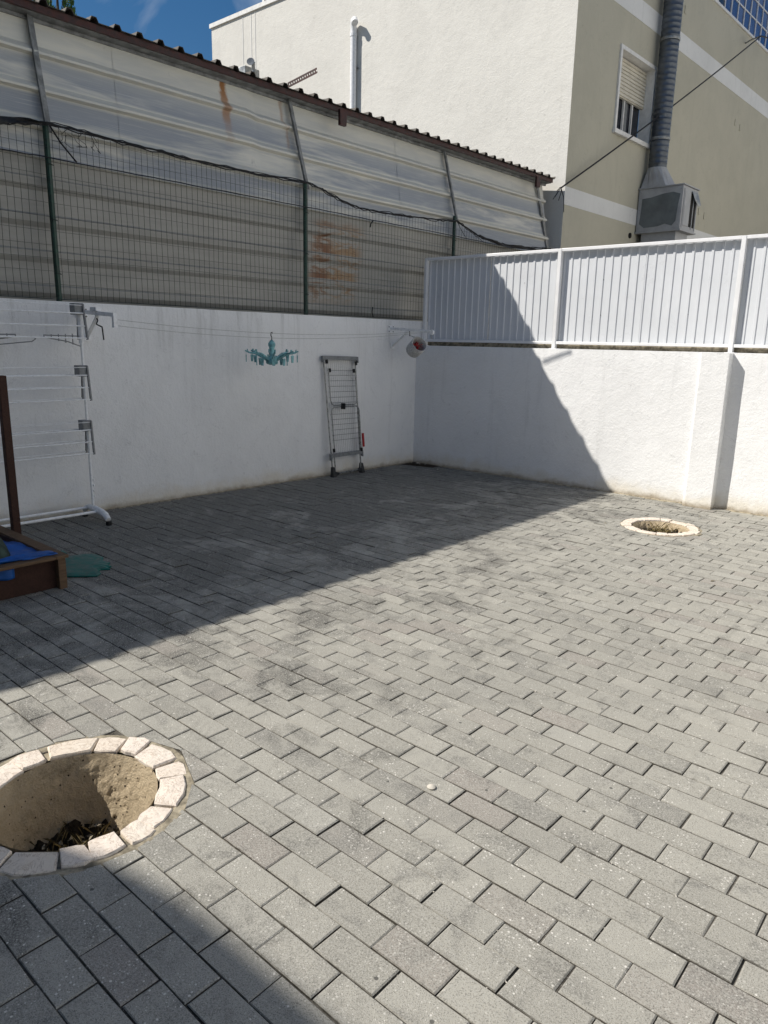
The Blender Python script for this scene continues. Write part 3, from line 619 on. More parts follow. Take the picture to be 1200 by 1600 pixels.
# exhaust duct with fan box on the beige side
du = thing('exhaust_duct', FB(2.77, .4, 3.0), 'round spiral steel exhaust duct rising from a grey fan box on the beige wall', 'duct')
b = MB(); prof = []
z = 4.46; k = 0
while z < 9.6: prof += [(.150, z), (.150, z+.070), (.154, z+.074), (.154, z+.080)]; z += .084
smooth_by_angle(b.lathe([(r, h) for r, h in prof], FB(2.66, .2, 0), 28).build('spiral_pipe', 'duct', du), 60)
for z in (5.3, 7.2): MB().box(FB, 2.62, 2.70, .0, .05, z, z+.05).build('wall_clamp', 'galv', du)
def oct(z, rt_, ro, ct, cof, n=16):
    r = []
    for i in range(n):
        a = 2*math.pi*i/n; ca, sa = math.cos(a), math.sin(a); r.append(FB(ct+rt_*ca, cof+ro*sa, z))
    return r
b = MB(); n = 16
def sq(z, ht, ho, ct, cof):
    r = []
    for i in range(n):
        a = 2*math.pi*i/n; ca, sa = math.cos(a), math.sin(a); m = max(abs(ca), abs(sa)); r.append(FB(ct+ht*ca/m, cof+ho*sa/m, z))
    return r
b.add(sq(4.135, .27, .22, 2.72, .25)+oct(4.47, .152, .152, 2.66, .2), [(i, (i+1) % n, n+(i+1) % n, n+i) for i in range(n)]); b.build('transition', 'fanbox', du)
fb = bez(MB().box(FB, 2.44, 3.09, .02, .78, 3.432, 4.115).build('fan_box', 'fanbox', du), .006)
MB().box(FB, 2.425, 3.105, .005, .80, 4.116, 4.134).build('lid', 'fanbox', fb)
MB().box(FB, 2.425, 3.105, .005, .80, 3.405, 3.431).build('base_flange', 'fanbox', fb)
# peeled metal patch on the face towards the yard, torn flap and opening on the other face
pts = [(.07, 3.56), (.16, 3.49), (.40, 3.50), (.52, 3.53), (.64, 3.49), (.70, 3.56), (.715, 3.80), (.74, 3.98), (.62, 4.02), (.45, 4.01), (.25, 3.97), (.09, 3.96), (.085, 3.78)]
b = MB(); n = len(pts); b.add([FB(2.4385, o, z) for o, z in pts]+[FB(2.434, o, z) for o, z in pts], [tuple(range(n, 2*n))]+[(i, (i+1) % n, n+(i+1) % n, n+i) for i in range(n)]); b.build('peeled_patch', 'peel', fb)
MB().box(FB, 2.53, 2.77, .781, .788, 3.50, 4.03).build('access_door', 'fanbox', fb)
MB().box(FB, 2.775, 3.02, .781, .784, 3.50, 4.03).build('opening', 'dead', fb)
b = MB(); b.add([FB(2.79, .79, 4.06), FB(3.06, .79, 4.06), FB(3.04, .86, 3.86), FB(2.95, .85, 3.83), FB(2.84, .82, 3.95)], [(0, 1, 2, 3, 4)]); solid(b.build('torn_flap', 'galv', fb), .004)
MB().box(FB, 2.50, 3.0, .10, .70, -.5, 3.404).build('lower_duct', 'fanbox', du)
for t_, o_ in ((2.437, .06), (2.437, .74)):
    for z_ in (3.50, 3.78, 4.06): MB().lathe([(.008, 0), (.006, .006)], FB(t_, o_, z_), 6, -eB).build('screw', 'galv', fb)
for t_ in (2.50, 2.90, 3.05): MB().box(FB, t_-.012, t_+.012, .781, .790, 3.46, 4.07).build('door_frame', 'fanbox', fb)
for z_ in (4.9, 6.4, 8.0): MB().lathe([(.158, 0), (.162, .01), (.162, .035), (.158, .045)], FB(2.66, .2, z_), 28).build('joint_band', 'galv', du)

# overhead cable from the shed corner to the building
cb = thing('overhead_cable', FB(6.24, .4, 7.44), 'thin dark cable strung from the shed corner up to the blue glass', 'cable')
p, q = FL(-3.12, .02, 3.74), FB(6.236, .42, 7.44)
MB().tube(sag(p, q, .05, 20), .012, 6).build('cable', 'black', cb)
MB().tube([FB(6.65, 0, 7.53), FB(6.45, .2, 7.50), q], .014, 6).build('wall_arm', 'galv', cb)
MB().tube(sag(q, FB(12, .9, 8.8), .1, 10), .012, 6).build('cable', 'black', cb)
b = MB()
for k in range(5):
    e = p+Vector((rnd.uniform(-.1, .05), rnd.uniform(-.25, .15), rnd.uniform(-.35, .02))); b.tube([p, p.lerp(e, .5)+Vector((.02, 0, .03)), e], .006, 5)
stuff(b.build('loose_ends', 'black', cb))

# ------------------------------------------------------------------ tree beyond the shed
tr = thing('conifer_tree', (-15.3, 3.3, -.55), 'green conifer tops peeking over the shed roof at the left', 'tree')
b = MB(); b.tube([(-15.3, 3.3, -.55), (-15.25, 3.3, 4), (-15.2, 3.32, 8), (-15.2, 3.35, 10.2)], [.22, .17, .09, .02], 10); smooth_by_angle(b.build('trunk', 'bark', tr))
for k in range(24):
    a = k*2.4; z = 4+k*.24; L = 1.1*(1-(k/30)); MB().tube([(-15.25, 3.3, z), (-15.25+L*.5*math.cos(a), 3.3+L*.5*math.sin(a), z+.35), (-15.25+L*math.cos(a), 3.3+L*math.sin(a), z+1.0)], [.03, .02, .008], 5).build('limb', 'bark', tr)
b = MB(); rr = random.Random(5)
for tip in [(-15.45, 3.05, 10.75, .55), (-15.15, 3.62, 10.45, .30), (-15.75, 2.6, 10.2, .5), (-15.2, 3.0, 10.1, .6), (-15.6, 3.5, 9.9, .6)]:
    for k in range(1500):
        h = rr.random()**.8*3.2; w = tip[3]*(.12+.88*min(1, h/1.6))*(1+.35*mnoise.noise((tip[0]*3, h*3, rr.random()*.3)))
        a = rr.uniform(0, 6.283); d = w*math.sqrt(rr.uniform(.25, 1)); c = Vector((tip[0]+d*math.cos(a), tip[1]+d*math.sin(a), tip[2]-h)); L = rr.uniform(.06, .13)
        up = Vector((math.cos(a)*.6, math.sin(a)*.6, 1.1)).normalized(); sd_ = up.cross(Vector((rr.uniform(-1, 1), rr.uniform(-1, 1), rr.uniform(-1, 1)))).normalized()*L*.28
        b.add([c-sd_, c+sd_, c+up*L], [(0, 1, 2)])
b.build('crown', 'leaf', tr)

# ------------------------------------------------------------------ house behind the viewer (its eave shades the near corner)
hs = thing('house', (4, -8.9, 0), 'pale house behind the viewer whose eave shades the near left corner', 'house')
EH = 5.6; SH = Vector((SUN.x, SUN.y, 0))/SUN.z*EH     # from a point of shade on the paving back to the eave that casts it
edge = [(12.2, -6.20), (4.75, -6.212), (4.40, -6.217), (4.18, -6.24), (3.97, -6.285), (3.70, -6.385), (3.2, -6.60), (2.2, -7.05)]
top = [Vector((x, y, EH))+SH for x, y in edge]; EY = -6.2+SH.y
top = [Vector((12.2, EY-7, EH))]+top+[Vector((top[-1].x, EY-7, EH))]; n = len(top)
MB().add([p-Z*.16 for p in top]+top, [tuple(range(n))[::-1], tuple(range(n, 2*n))]+[(i, (i+1) % n, n+(i+1) % n, n+i) for i in range(n)]).build('roof_slab', 'house', hs)
MB().box(FW, 1.2, 12, EY-7, EY-1.1, -.55, EH-.17).build('wall', 'house', hs)
MB().box(FW, 6.7, 13, -5.3, -.35, -.55, 4.0).build('bounce_wing', 'brightw', hs)  # unseen wing, added to bounce sunlight onto the shaded left wall and shed


nb = thing('bounce_house', (8, 9, -.55), 'white terraced house across the lane, added out of view to bounce sunlight onto the beige wall', 'house')
MB().box(FW, 5.7, 12, 1.2, 19, -.55, 9.0).build('wall', 'brightw', nb)  # unseen house block, added so its sunlit face brightens the beige side
MB().box(FW, 5.7, 12.2, 1.1, 19.2, 9.002, 9.2).build('roof', 'house', nb)

# ------------------------------------------------------------------ tree pits
def tree_pit(k, cx, cy, R, ns, width, depth, label):
    root = thing('tree_pit', (cx, cy, 0), label, 'tree pit'); rr = random.Random(k*7+1); ri = R-width
    b = MB()
    def wallf(u, v):
        a = u*2*math.pi; z = -.006-depth*v; r = (ri-.003)*(1-.36*v)
        d = .005*mnoise.noise((math.cos(a)*5, math.sin(a)*6, z*14+k))+.005*mnoise.noise((math.cos(a)*14, math.sin(a)*14, z*45+k))+.004*mnoise.noise((math.cos(a)*34, math.sin(a)*34, z*110+k)); r += d*min(1, v*6)
        return Vector((cx+r*math.cos(a), cy+r*math.sin(a), z))
    b.grid(wallf, 220, 44); smooth_by_angle(b.build('pit_wall', 'pit', root), 80)
    b = MB(); zf = -.012-depth+.11
    b.grid(lambda u, v: Vector((cx+(ri*.88)*v*math.cos(u*6.28319), cy+(ri*.88)*v*math.sin(u*6.28319), zf+.05*mnoise.noise((7*v*math.cos(u*6.28319), 7*v*math.sin(u*6.28319), k))+.02*mnoise.noise((30*v*math.cos(u*6.28319), 30*v*math.sin(u*6.28319), k)))), 48, 14); b.build('soil', 'soil', root)
    b = MB(); b.grid(lambda u, v: Vector((cx+(ri+.014+(R+.016-ri)*v+.012*(v > .9)*mnoise.noise((u*25, k, 0)))*math.cos(u*6.28319), cy+(ri+.014+(R+.016-ri)*v+.012*(v > .9)*mnoise.noise((u*25, k, 0)))*math.sin(u*6.28319), -.009+.0065*(v > .5)-.010*(v > .95)+.003*mnoise.noise((u*60, v*6, k)))), 90, 8); b.build('mortar_bed', 'mortar', root)
    ang = [rr.uniform(.66, 1.38) for _ in range(ns)]; tot = sum(ang); a = rr.random()
    for i in range(ns):
        da = ang[i]/tot*2*math.pi; a0, a1 = a+.012, a+da-.012; a += da; b = MB(); vs = []; fs = []; n = 8
        r0, r1 = ri+rr.uniform(-.006, .008), R-rr.uniform(-.008, .018); top = .003+rr.uniform(-.003, .004)
        sk0, sk1 = rr.uniform(-.06, .06), rr.uniform(-.06, .06); ring = []
        for q, (r, s0, s1) in enumerate(((r0, a0, a1), (r1, a1, a0))):
            for j in range(4):
                t = j/3; aa = s0+(s1-s0)*t+(sk0 if q == 0 else sk1)*.5; r_ = r+rr.uniform(-.004, .004)-(.006 if j in (0, 3) else 0)*(1 if q else -1); ring.append(Vector((cx+r_*math.cos(aa), cy+r_*math.sin(aa), 0)))
        cc = sum(ring, Vector())/8
        for p in ring: vs.append(p.lerp(cc, .07)+Z*(top+rr.uniform(-.002, .002)))
        for p in ring: vs.append(p+Z*(top-.005))
        for p in ring: vs.append(p.lerp(cc, .02)-Z*.012)
        vs.append(cc+Z*(top+rr.uniform(0, .004)))
        for j in range(8):
            m = (j+1) % 8; fs += [(24, j, m), (j, 8+j, 8+m, m), (8+j, 16+j, 16+m, 8+m)]
        fs = [f[::-1] for f in fs]
        b.add(vs, fs).build('rim_stone', 'stone', root)
    b = MB()
    for j in range(150):
        x, y = rr.gauss(0, ri*.32), rr.gauss(0, ri*.32)
        if math.hypot(x, y) > ri*.66: continue
        p = Vector((cx+x, cy+y, zf+rr.uniform(0, .03))); d = Vector((rr.uniform(-1, 1), rr.uniform(-1, 1), rr.uniform(.1, 1.1)))*rr.uniform(.02, .09); sd_ = d.cross(Vector((.3, .8, .2))).normalized()*.003
        b.add([p-sd_, p+sd_, p+d*.6+Z*.01, p+d], [(0, 1, 2), (1, 3, 2)])
    stuff(b.build('dry_weeds', 'dry', root))
    b = MB()
    for j in range(90):
        a = rr.uniform(0, 6.283); r = ri*.68*math.sqrt(rr.random()); s = rr.uniform(.004, .014); p = Vector((cx+r*math.cos(a), cy+r*math.sin(a), zf+.02)); b.add([p+Vector((rr.uniform(-s, s), rr.uniform(-s, s), rr.uniform(-s, s))) for _ in range(4)], [(0, 1, 2), (0, 2, 3), (0, 3, 1), (1, 3, 2)])
    stuff(b.build('rubble', 'mortar', root))
tree_pit(1, *PITS[0], 17, .100, .35, 'stone rimmed empty tree pit in the near left foreground')
tree_pit(2, *PITS[1], 14, .088, .17, 'small stone rimmed tree pit near the pillar of the sunlit wall')

# ------------------------------------------------------------------ clothes line
def bracket(s0, z0, tip, label, mat, braced=-1):
    r = thing('line_bracket', FL(s0, 0, z0), label, 'bracket', 'clothes line brackets')
    MB().box(FL, s0-.05, s0+.05, .0035, .010, z0-.05, z0+.035).build('wall_plate', mat, r)
    bez(MB().bar(FL(s0, .009, z0), FL(s0, tip, z0-.03), .03, .03).build('arm', mat, r), .003)
    MB().bar(FL(s0-.03, .01, z0-.20), FL(s0-.005, .27, z0-.03), .026, .012).build('brace', mat, r)
    MB().box(FL, s0-.065, s0+.0, .0035, .010, z0-.23, z0-.17).build('brace_foot', mat, r)
    b = MB()
    for ds, dz in ((-.035, .02), (.035, .02), (-.035, -.035), (.035, -.035)): b.lathe([(.008, 0), (.006, .005)], FL(s0+ds, .010, z0+dz), 6, nL)
    stuff(b.build('screw', 'batten', r))
    return r
lb = bracket(4.187, 1.668, .56, 'white arm bracket holding the clothes line beside the tall white drying rack', 'wplas')
MB().box(FL, 4.165, 4.21, .20, .30, 1.672, 1.70).build('cleat', 'wplas', lb)
MB().box(FL, 4.172, 4.202, .535, .565, 1.545, 1.632).build('pulley_block', 'wplas', lb)
b = MB(); pts = [FL(4.185, .24, 1.64), FL(4.175, .25, 1.60), FL(4.19, .255, 1.57), FL(4.165, .27, 1.555), FL(4.16, .285, 1.55), FL(4.16, .29, 1.53), FL(4.157, .295, 1.45)]; b.tube(pts, .006, 5); b.build('chain', 'black', lb)
rb = bracket(.475, 1.640, .62, 'white arm bracket holding the clothes line near the corner and the peg basket', 'wplas')
MB().lathe([(.028, -.012), (.03, 0), (.028, .012)], FL(.475, .63, 1.60), 12, eL).build('pulley', 'wplas', rb)
MB().tube([FL(.475, .60, 1.60), FL(.475, .62, 1.57), FL(.475, .63, 1.53)], .007, 6).build('hook', 'galv', rb); MB().tube([FL(.48, .30, 1.625), FL(.48, .305, 1.585), FL(.48, .31, 1.555)], .005, 6).build('hook', 'black', rb)
cl = thing('clothes_line', FL(2.5, .54, 1.55), 'pair of thin pale clothes lines sagging in front of the shaded wall', 'clothes line')
MB().tube(sag(FL(4.18, .55, 1.605), FL(.475, .60, 1.618), .075, 26), .0024, 5).build('line', 'rope', cl)
MB().tube(sag(FL(4.18, .55, 1.560), FL(.475, .57, 1.605), .085, 26), .0024, 5).build('line', 'rope', cl)

# teal sock hanger
HC = FL(2.665, .535, 1.53)
hg = thing('sock_hanger', HC, 'dusty teal plastic sock hanger with clip arms hanging from the clothes line', 'hanger')
MB().tube([HC+Vector((.014, 0, .006)), HC+Vector((.006, 0, .016)), HC+Vector((-.008, 0, .012)), HC+Vector((-.010, 0, -.01)), HC+Vector((0, 0, -.03)), HC+Vector((0, 0, -.06))], .005, 6).build('hook', 'black', hg)
smooth_by_angle(MB().lathe([(.008, -.05), (.018, -.06), (.033, -.082), (.034, -.10), (.024, -.125), (.020, -.15), (.024, -.19), (.04, -.225), (.058, -.25), (.05, -.268), (.02, -.276)], HC, 18).build('body', 'hang', hg), 60)
for k in range(8):
    a = k*math.pi/4+.2; d = Vector((math.cos(a), math.sin(a), 0)); Lr = .245
    MB().tube([HC+d*.03-Z*.245, HC+d*.09-Z*.205, HC+d*.15-Z*.175, HC+d*.20-Z*.168, HC+d*Lr-Z*.150], [.012, .011, .010, .009, .007], 6).build('arm', 'hang', hg)
    MB().bar(HC+d*.215-Z*.17, HC+d*.225-Z*.135, .016, .008).build('horn', 'hang', hg)
    for j, r in enumerate((.235, .14)):
        c = HC+d*r-Z*(.175+.03*j); b = MB(); t = Vector((-d.y, d.x, 0)); b.tube([c+Z*.012, c-Z*.015], .0015, 4)
        for sgn in (-1, 1): b.bar(c-Z*.012+t*sgn*.011, c-Z*.075+t*sgn*.004, .016, .006, d)
        b.build('peg', 'hang', hg)

# peg basket
BC = FL(.47, .40, 1.43); ax = Vector((.80, -.27, .50)).normalized()
bk = thing('peg_basket', BC, 'tilted grey peg basket with red pegs hanging under the corner bracket', 'basket')
o = MB().lathe([(.085, -.085), (.090, -.06), (.092, .0), (.092, .075)], BC, 26, ax, False).build('tub', 'basket', bk, smooth=True); solid(o, .004)
MB().lathe([(.086, -.084), (.084, -.080)], BC, 26, ax).build('bottom', 'basket', bk)
b = MB(); xx = ax.cross(Z).normalized(); yy = ax.cross(xx); b.tube([BC+ax*.075+(xx*math.cos(t)+yy*math.sin(t))*.092 for t in np.linspace(0, 2*math.pi, 25)], .006, 6); b.build('rim', 'basket', bk)
for sgn in (-1, 1): MB().tube([BC+ax*.07+xx*sgn*.09, BC+Z*.11+xx*sgn*.03, FL(.478, .32, 1.56)], .003, 5).build('strap', 'rope', bk)
rr = random.Random(3)
pg = thing('clothes_pegs', BC, 'heap of red clothes pegs inside the grey peg basket', 'pegs')
for k in range(16):
    a = rr.uniform(0, 6.28); r = .072*math.sqrt(rr.random()); c = BC+ax*rr.uniform(-.02, .035)-Z*.01+(xx*math.cos(a)+yy*math.sin(a))*r; d = Vector((rr.uniform(-1, 1), rr.uniform(-1, 1), rr.uniform(-.5, .5))).normalized()*.028; b = MB(); e = d.cross(Z).normalized()*.005
    b.bar(c-d+e, c+d+e*.3, .009, .005); b.bar(c-d-e, c+d-e*.3, .009, .005); b.build('peg', 'red', pg)

# ------------------------------------------------------------------ folded drying rack leaning on the wall
Lb, Rb_ = FL(1.50, .105, 0), FL(1.005, .085, 0); Lt, Rt = FL(1.585, .030, 1.325), FL(1.075, .030, 1.315)
def K(a, v, o=0.):
    p = Lb.lerp(Rb_, a).lerp(Lt.lerp(Rt, a), v); return p + nL*o
dr = thing('drying_rack', K(.5, 0), 'folded silver drying rack with charcoal ends leaning on the shaded wall', 'drying rack')
for a in (.03, .97): MB().tube([K(a, .02), K(a, .99)], .0085, 8).build('leg', 'alu', dr)
for a in (.08, .92): MB().tube([K(a, .05, .022), K(a, .20, .022)], .007, 8).build('leg', 'alu', dr)
MB().tube([K(.06, .055, .02), K(.10, .03, .02), K(.9, .03, .02), K(.94, .055, .02)], .007, 8).build('foot_bar', 'alu', dr); MB().tube([K(.03, .02), K(.97, .02)], .0085, 8).build('foot_bar', 'alu', dr)
def plast(v, h, name, o=.01):
    b = MB(); n = 22; vs = []; fs = []
    for i in range(n+1):
        a = -.02+1.04*i/n; sc = .12*abs(math.sin(i*math.pi*.5))*h; e = (h*.9 if i in (0, n) else 0)
        vs += [K(a, v-h/2-e, o+.02), K(a, v+h/2+sc, o+.02), K(a, v+h/2+sc, o-.018), K(a, v-h/2-e, o-.018)]
    for i in range(n):
        for j in range(4): fs.append((4*i+j, 4*i+(j+1) % 4, 4*i+4+(j+1) % 4, 4*i+4+j))
    fs += [(3, 2, 1, 0), (4*n, 4*n+1, 4*n+2, 4*n+3)]; b.add(vs, fs).build(name, 'gplas', dr)
plast(.985, .026, 'end_bar'); plast(.180, .028, 'end_bar')
for a0, a1, v0, v1, corner in ((.09, .90, .90, .600, 'b'), (.09, .955, .215, .585, 't')):
    rr_ = .04 if corner == 'b' else -.04; pts = [K(a0, v0, .03), K(a0, v1+rr_, .03), K(a0+.03, v1+rr_*.25, .03), K(a0+.09, v1, .03), K(a1-.09, v1, .03), K(a1-.03, v1+rr_*.25, .03), K(a1, v1+rr_, .03), K(a1, v0, .03)]
    MB().tube(pts, .0075, 8).build('wing_frame', 'alu', dr)
for v in [.845-.045*k for k in range(6)]+[.885, .525, .482, .439, .396, .352, .308]: MB().tube([K(.06, v, .026), K(.94, v, .026)], .0022, 5).build('cross_wire', 'rackwire', dr)
for k in range(14): a = .12+.76*k/13; MB().tube([K(a, .19, -.012), K(a, .975, -.012)], .0013, 4).build('long_wire', 'alu', dr)
for a, v in ((.06, .955), (.93, .945), (.13, .885), (.86, .882), (.96, .205), (.07, .225)): bez(MB().bar(K(a, v-.016, .03), K(a, v+.016, .03), .03, .03).build('clip', 'black', dr), .004)
bez(MB().bar(K(.42, .565, .045), K(.44, .615, .045), .05, .03).build('latch', 'black', dr), .006)
for a, sgn in ((.03, 1), (.97, -1)):
    b = MB(); b.hexa([K(a-.055, -.004, -.02), K(a+.055, -.004, -.02), K(a+.055, -.004, .045), K(a-.055, -.004, .045), K(a-.03, .085, -.012), K(a+.03, .085, -.012), K(a+.03, .085, .03), K(a-.03, .085, .03)]); bez(b.build('foot', 'dplas', dr), .008)
    b = MB(); b.hexa([K(a, .0, .0), K(a+.16*sgn, .018, .0), K(a+.16*sgn, .018, .03), K(a, .0, .03), K(a, .05, .0), K(a+.16*sgn, .032, .0), K(a+.16*sgn, .032, .03), K(a, .05, .03)]) if sgn > 0 else b.hexa([K(a+.16*sgn, .018, .0), K(a, .0, .0), K(a, .0, .03), K(a+.16*sgn, .018, .03), K(a+.16*sgn, .032, .0), K(a, .05, .0), K(a, .05, .03), K(a+.16*sgn, .032, .03)])
    b.build('foot_gusset', 'dplas', dr)
bez(MB().bar(K(1.06, .225, .02), K(1.055, .345, .02), .03, .012, nL).build('red_tag', 'red', dr), .003)

# ------------------------------------------------------------------ tall white drying tower
tw = thing('drying_tower', FL(4.7, .3, 0), 'tall white three tier drying rack with folded wings against the shaded wall', 'drying rack')
E0, E1 = 4.325, 5.13
for s in (E0, E1):
    smooth_by_angle(MB().tube([FL(s, .262, .085), FL(s, .262, 1.52)], .0105, 10).build('upright', 'wplas', tw)); smooth_by_angle(MB().tube([FL(s, .262, 1.42), FL(s, .258, 1.71)], .019, 10).build('upright', 'wplas', tw))
    smooth_by_angle(MB().tube([FL(s, .10, .052), FL(s, .14, .085), FL(s, .20, .098), FL(s, .30, .095), FL(s, .40, .090), FL(s, .47, .075), FL(s, .515, .045)], [.018, .022, .026, .030, .028, .026, .022], 10).build('foot', 'wplas', tw), 60)
    for o in (.10, .518): bez(MB().lathe([(.020, 0), (.024, .004), (.024, .03), (.02, .034)], FL(s, o, 0.001), 12).build('caster', 'black', tw), .002)
for o, z in ((.36, .088), (.185, .092)): MB().tube([FL(E0, o, z), FL(E1, o, z)], .0115, 10).build('base_tube', 'wplas', tw)
for ti, z in enumerate((1.715, 1.245, .815)):
    for s, sg in ((E0, 1), (E1, -1)):
        bez(MB().box(FL, s-.022*sg if sg > 0 else s-.055, s+.055 if sg > 0 else s+.022, .215, .302, z-.078, z+.008).build('hinge_block', 'gplas', tw), .006)
        for o0, o1 in ((.300, .345-.012*ti), (.215, .185)):
            MB().bar(FL(s-.012*sg, o0, z), FL(s-.012*sg, o1, z-.265), .012, .020, nL).build('wing_arm', 'gplas', tw)
    for o0, o1 in ((.300, .345-.012*ti), (.215, .185)):
        for k, dz in enumerate((.008, .068, .163, .255)):
            o = o0+(o1-o0)*dz/.265; MB().tube([FL(E0-.006, o, z-dz), FL(E1+.006, o, z-dz)], .0026 if k == 0 else .0058, 6).build('wing_rod', 'wplas', tw)
for s, d in ((E0+.02, 1), (E1-.02, -1)):
    p = FL(s, .275, 1.40); q = FL(s+d*.28, .30, 1.462); b = MB(); b.tube([p, p.lerp(q, .35)+Z*.012, q+Z*.0], .0045, 6); b.tube([p+Z*.075, p.lerp(q, .5)+Z*.045, q+Z*.016], .0045, 6)
    for t in (.2, .4, .6, .8, 1.): a = p.lerp(q, t); b.bar(a-Z*.002, a+Z*(.075*(1-t)+.02), .005, .006, nL)
    b.build('hanger_arm', 'gplas', tw)
MB().tube([FL(5.0, .30, 1.40), FL(4.72, .31, 1.43), FL(4.69, .31, 1.45), FL(4.72, .31, 1.462), FL(5.0, .30, 1.455)], .0045, 6).build('hanger_arm', 'gplas', tw)
for k in range(4): MB().lathe([(.011, 0), (.011, .012)], FL(E0-.01, .262, .2+.045*k), 6, nL-eL).build('height_stop', 'wplas', tw)

# ------------------------------------------------------------------ sandbox with tarp
X1, Y1, SZ = 1.62, -5.25, 1.25
sb = thing('sandbox', (X1-SZ/2, Y1-SZ/2, 0), 'brown wooden sandbox with a rim and an upright post at the left edge', 'sandbox')
X0, Y0 = X1-SZ, Y1-SZ; w = .075
for nm, a in (('rim_board', (X1-w, X1, Y0, Y1-w-.002)), ('rim_board', (X0, X0+w, Y0, Y1-w-.002)), ('rim_board', (X0, X1, Y1-w, Y1)), ('rim_board', (X0+w+.002, X1-w-.002, Y0, Y0+w))): bez(MB().box(FW, a[0], a[1], a[2], a[3], .188, .207).build(nm, 'sandwood', sb), .003)
for a in ((X1-.075, X1-.055, Y0+.02, Y1-.02), (X0+.055, X0+.075, Y0+.02, Y1-.02), (X0+.076, X1-.076, Y1-.075, Y1-.055), (X0+.076, X1-.076, Y0+.055, Y0+.075)): MB().box(FW, *a, .002, .187).build('side_board', 'brown', sb)
for x, y in ((X1-.03, Y1-.04), (X0+.03, Y1-.04), (X1-.03, Y0+.04), (X0+.03, Y0+.04)): MB().box(FW, x-.022, x+.022, y-.022, y+.022, .001, .187).build('corner_block', 'sandwood', sb)
bez(MB().hexa([FW(.795, -5.2485, .001), FW(.845, -5.2485, .001), FW(.845, -5.1985, .001), FW(.795, -5.1985, .001), FW(.790, -5.2485, 1.22), FW(.84, -5.2485, 1.22), FW(.84, -5.1985, 1.22), FW(.79, -5.1985, 1.22)]).build('post', 'brown', sb), .004)
MB().box(FW, X0+.08, X1-.08, Y0+.08, Y1-.08, .002, .06).build('sand', 'mortar', sb)
def tarp(u, v):
    x = X1-.085-(SZ-.25)*u*.92+.03; y = Y1-.05-(SZ-.1)*v; e = min(1, u*9); h = .222*(1-e)+e*(.135+.045*math.sin(u*2.6+.5)+.014*math.sin(v*11+u*5))
    h += .012*mnoise.noise((u*7, v*9, 1))+.02*abs(mnoise.noise((u*3, v*14, 4)))*e
    if v < .06: h = max(h, .15-.02*u)
    return Vector((x, y, max(h, .075)))
tp = thing('tarpaulin', (X1-.5, Y1-.5, .1), 'crumpled blue tarpaulin lying in and over the wooden sandbox', 'tarpaulin')
o = MB().grid(tarp, 40, 46).build('sheet', 'tarp', tp, smooth=True); solid(o, .002)
def strip(u, v):
    y = Y1-.045-(SZ-.2)*v; x = X1-.120+.090*u*(.72+.25*math.sin(v*17)+.15*math.sin(v*41+1)); z = .2125+.020*(1-u)*abs(math.sin(v*9))+.010*abs(mnoise.noise((u*4, v*22, 2)))
    return Vector((x, y, z))
o = MB().grid(strip, 8, 60).build('overhang', 'tarp', tp, smooth=True); solid(o, .002, 1)
o = MB().grid(lambda u, v: Vector((X1-.046+.008*math.sin(v*40), Y1-.30-(SZ-.5)*v, .182-.062*u-.004*math.sin(v*30))), 5, 40).build('hanging_edge', 'tarp', tp, smooth=True); solid(o, .002)
def heap(u, v):
    a = u*2*math.pi; r = .40*math.sin(v*math.pi/2)*(1+.18*mnoise.noise((math.cos(a)*2, math.sin(a)*2, v)))
    return Vector((X1-.47+r*math.cos(a)*.80, Y1-.54+r*math.sin(a)*.90, .15+.20*math.cos(v*math.pi/2)**.7+.016*mnoise.noise((math.cos(a)*7, math.sin(a)*7, v*6))))
o = MB().grid(heap, 48, 14).build('fabric_bundle', 'sack', base=(X1-.5, Y1-.6, .15), smooth=True); tag(o, 'grey green fabric bundle lying on the blue tarpaulin in the sandbox', 'fabric')

# teal plastic sheet and its pieces beside the sandbox
tl = thing('plastic_sheet', (1.3, -5.0, 0), 'torn teal plastic piece lying on the pavers beside the sandbox', 'plastic piece')
out = [(1.415, -5.19), (1.50, -5.10), (1.545, -5.045), (1.515, -5.005), (1.455, -5.01), (1.44, -4.965), (1.475, -4.92), (1.43, -4.915), (1.425, -4.885), (1.375, -4.885), (1.345, -4.85), (1.27, -4.865), (1.20, -4.82), (1.10, -4.825), (1.04, -4.865), (1.02, -4.96), (1.06, -5.07), (1.15, -5.17), (1.28, -5.21)]
b = MB(); n = len(out); cx = sum(p[0] for p in out)/n; cy = sum(p[1] for p in out)/n; vs = [(cx, cy, .022)]
for f, z in ((.45, .021), (.8, .016), (1., .010), (1.0, .003)): vs += [(cx+(x-cx)*f, cy+(y-cy)*f, z+.006*mnoise.noise((x*9*f, y*9*f, 0))*(f < 1)) for x, y in out]
fs = [(0, 1+i, 1+(i+1) % n) for i in range(n)]
for k in range(3):
    for i in range(n): a = 1+k*n; fs.append((a+i, a+n+i, a+n+(i+1) % n, a+(i+1) % n))
b.add(vs, fs).build('piece', 'teal', tl)
b = MB(); vs2 = [(.93+(x-1.3)*.30, -4.99+(y+5)*.28, .004+.012*(k % 2)) for k, (x, y) in enumerate(out)]; c2 = (.93, -4.99, .03); b.add([c2]+vs2, [(0, 1+i, 1+(i+1) % n) for i in range(n)])
tag(b.build('plastic_scrap', 'teal', base=(.93, -4.99, 0)), 'small teal plastic scrap behind the sandbox corner', 'plastic piece')
b = MB(); b.grid(lambda u, v: Vector((1.17+.10*u+.02*v, -5.17+.06*v-.02*u, .026+.012*math.sin(u*3.14)*math.sin(v*3.14))), 6, 4); o = b.build('plastic_scrap', 'tarp', base=(1.22, -5.14, .024), smooth=True); solid(o, .002)
tag(o, 'small blue plastic scrap lying on the teal piece', 'plastic piece')

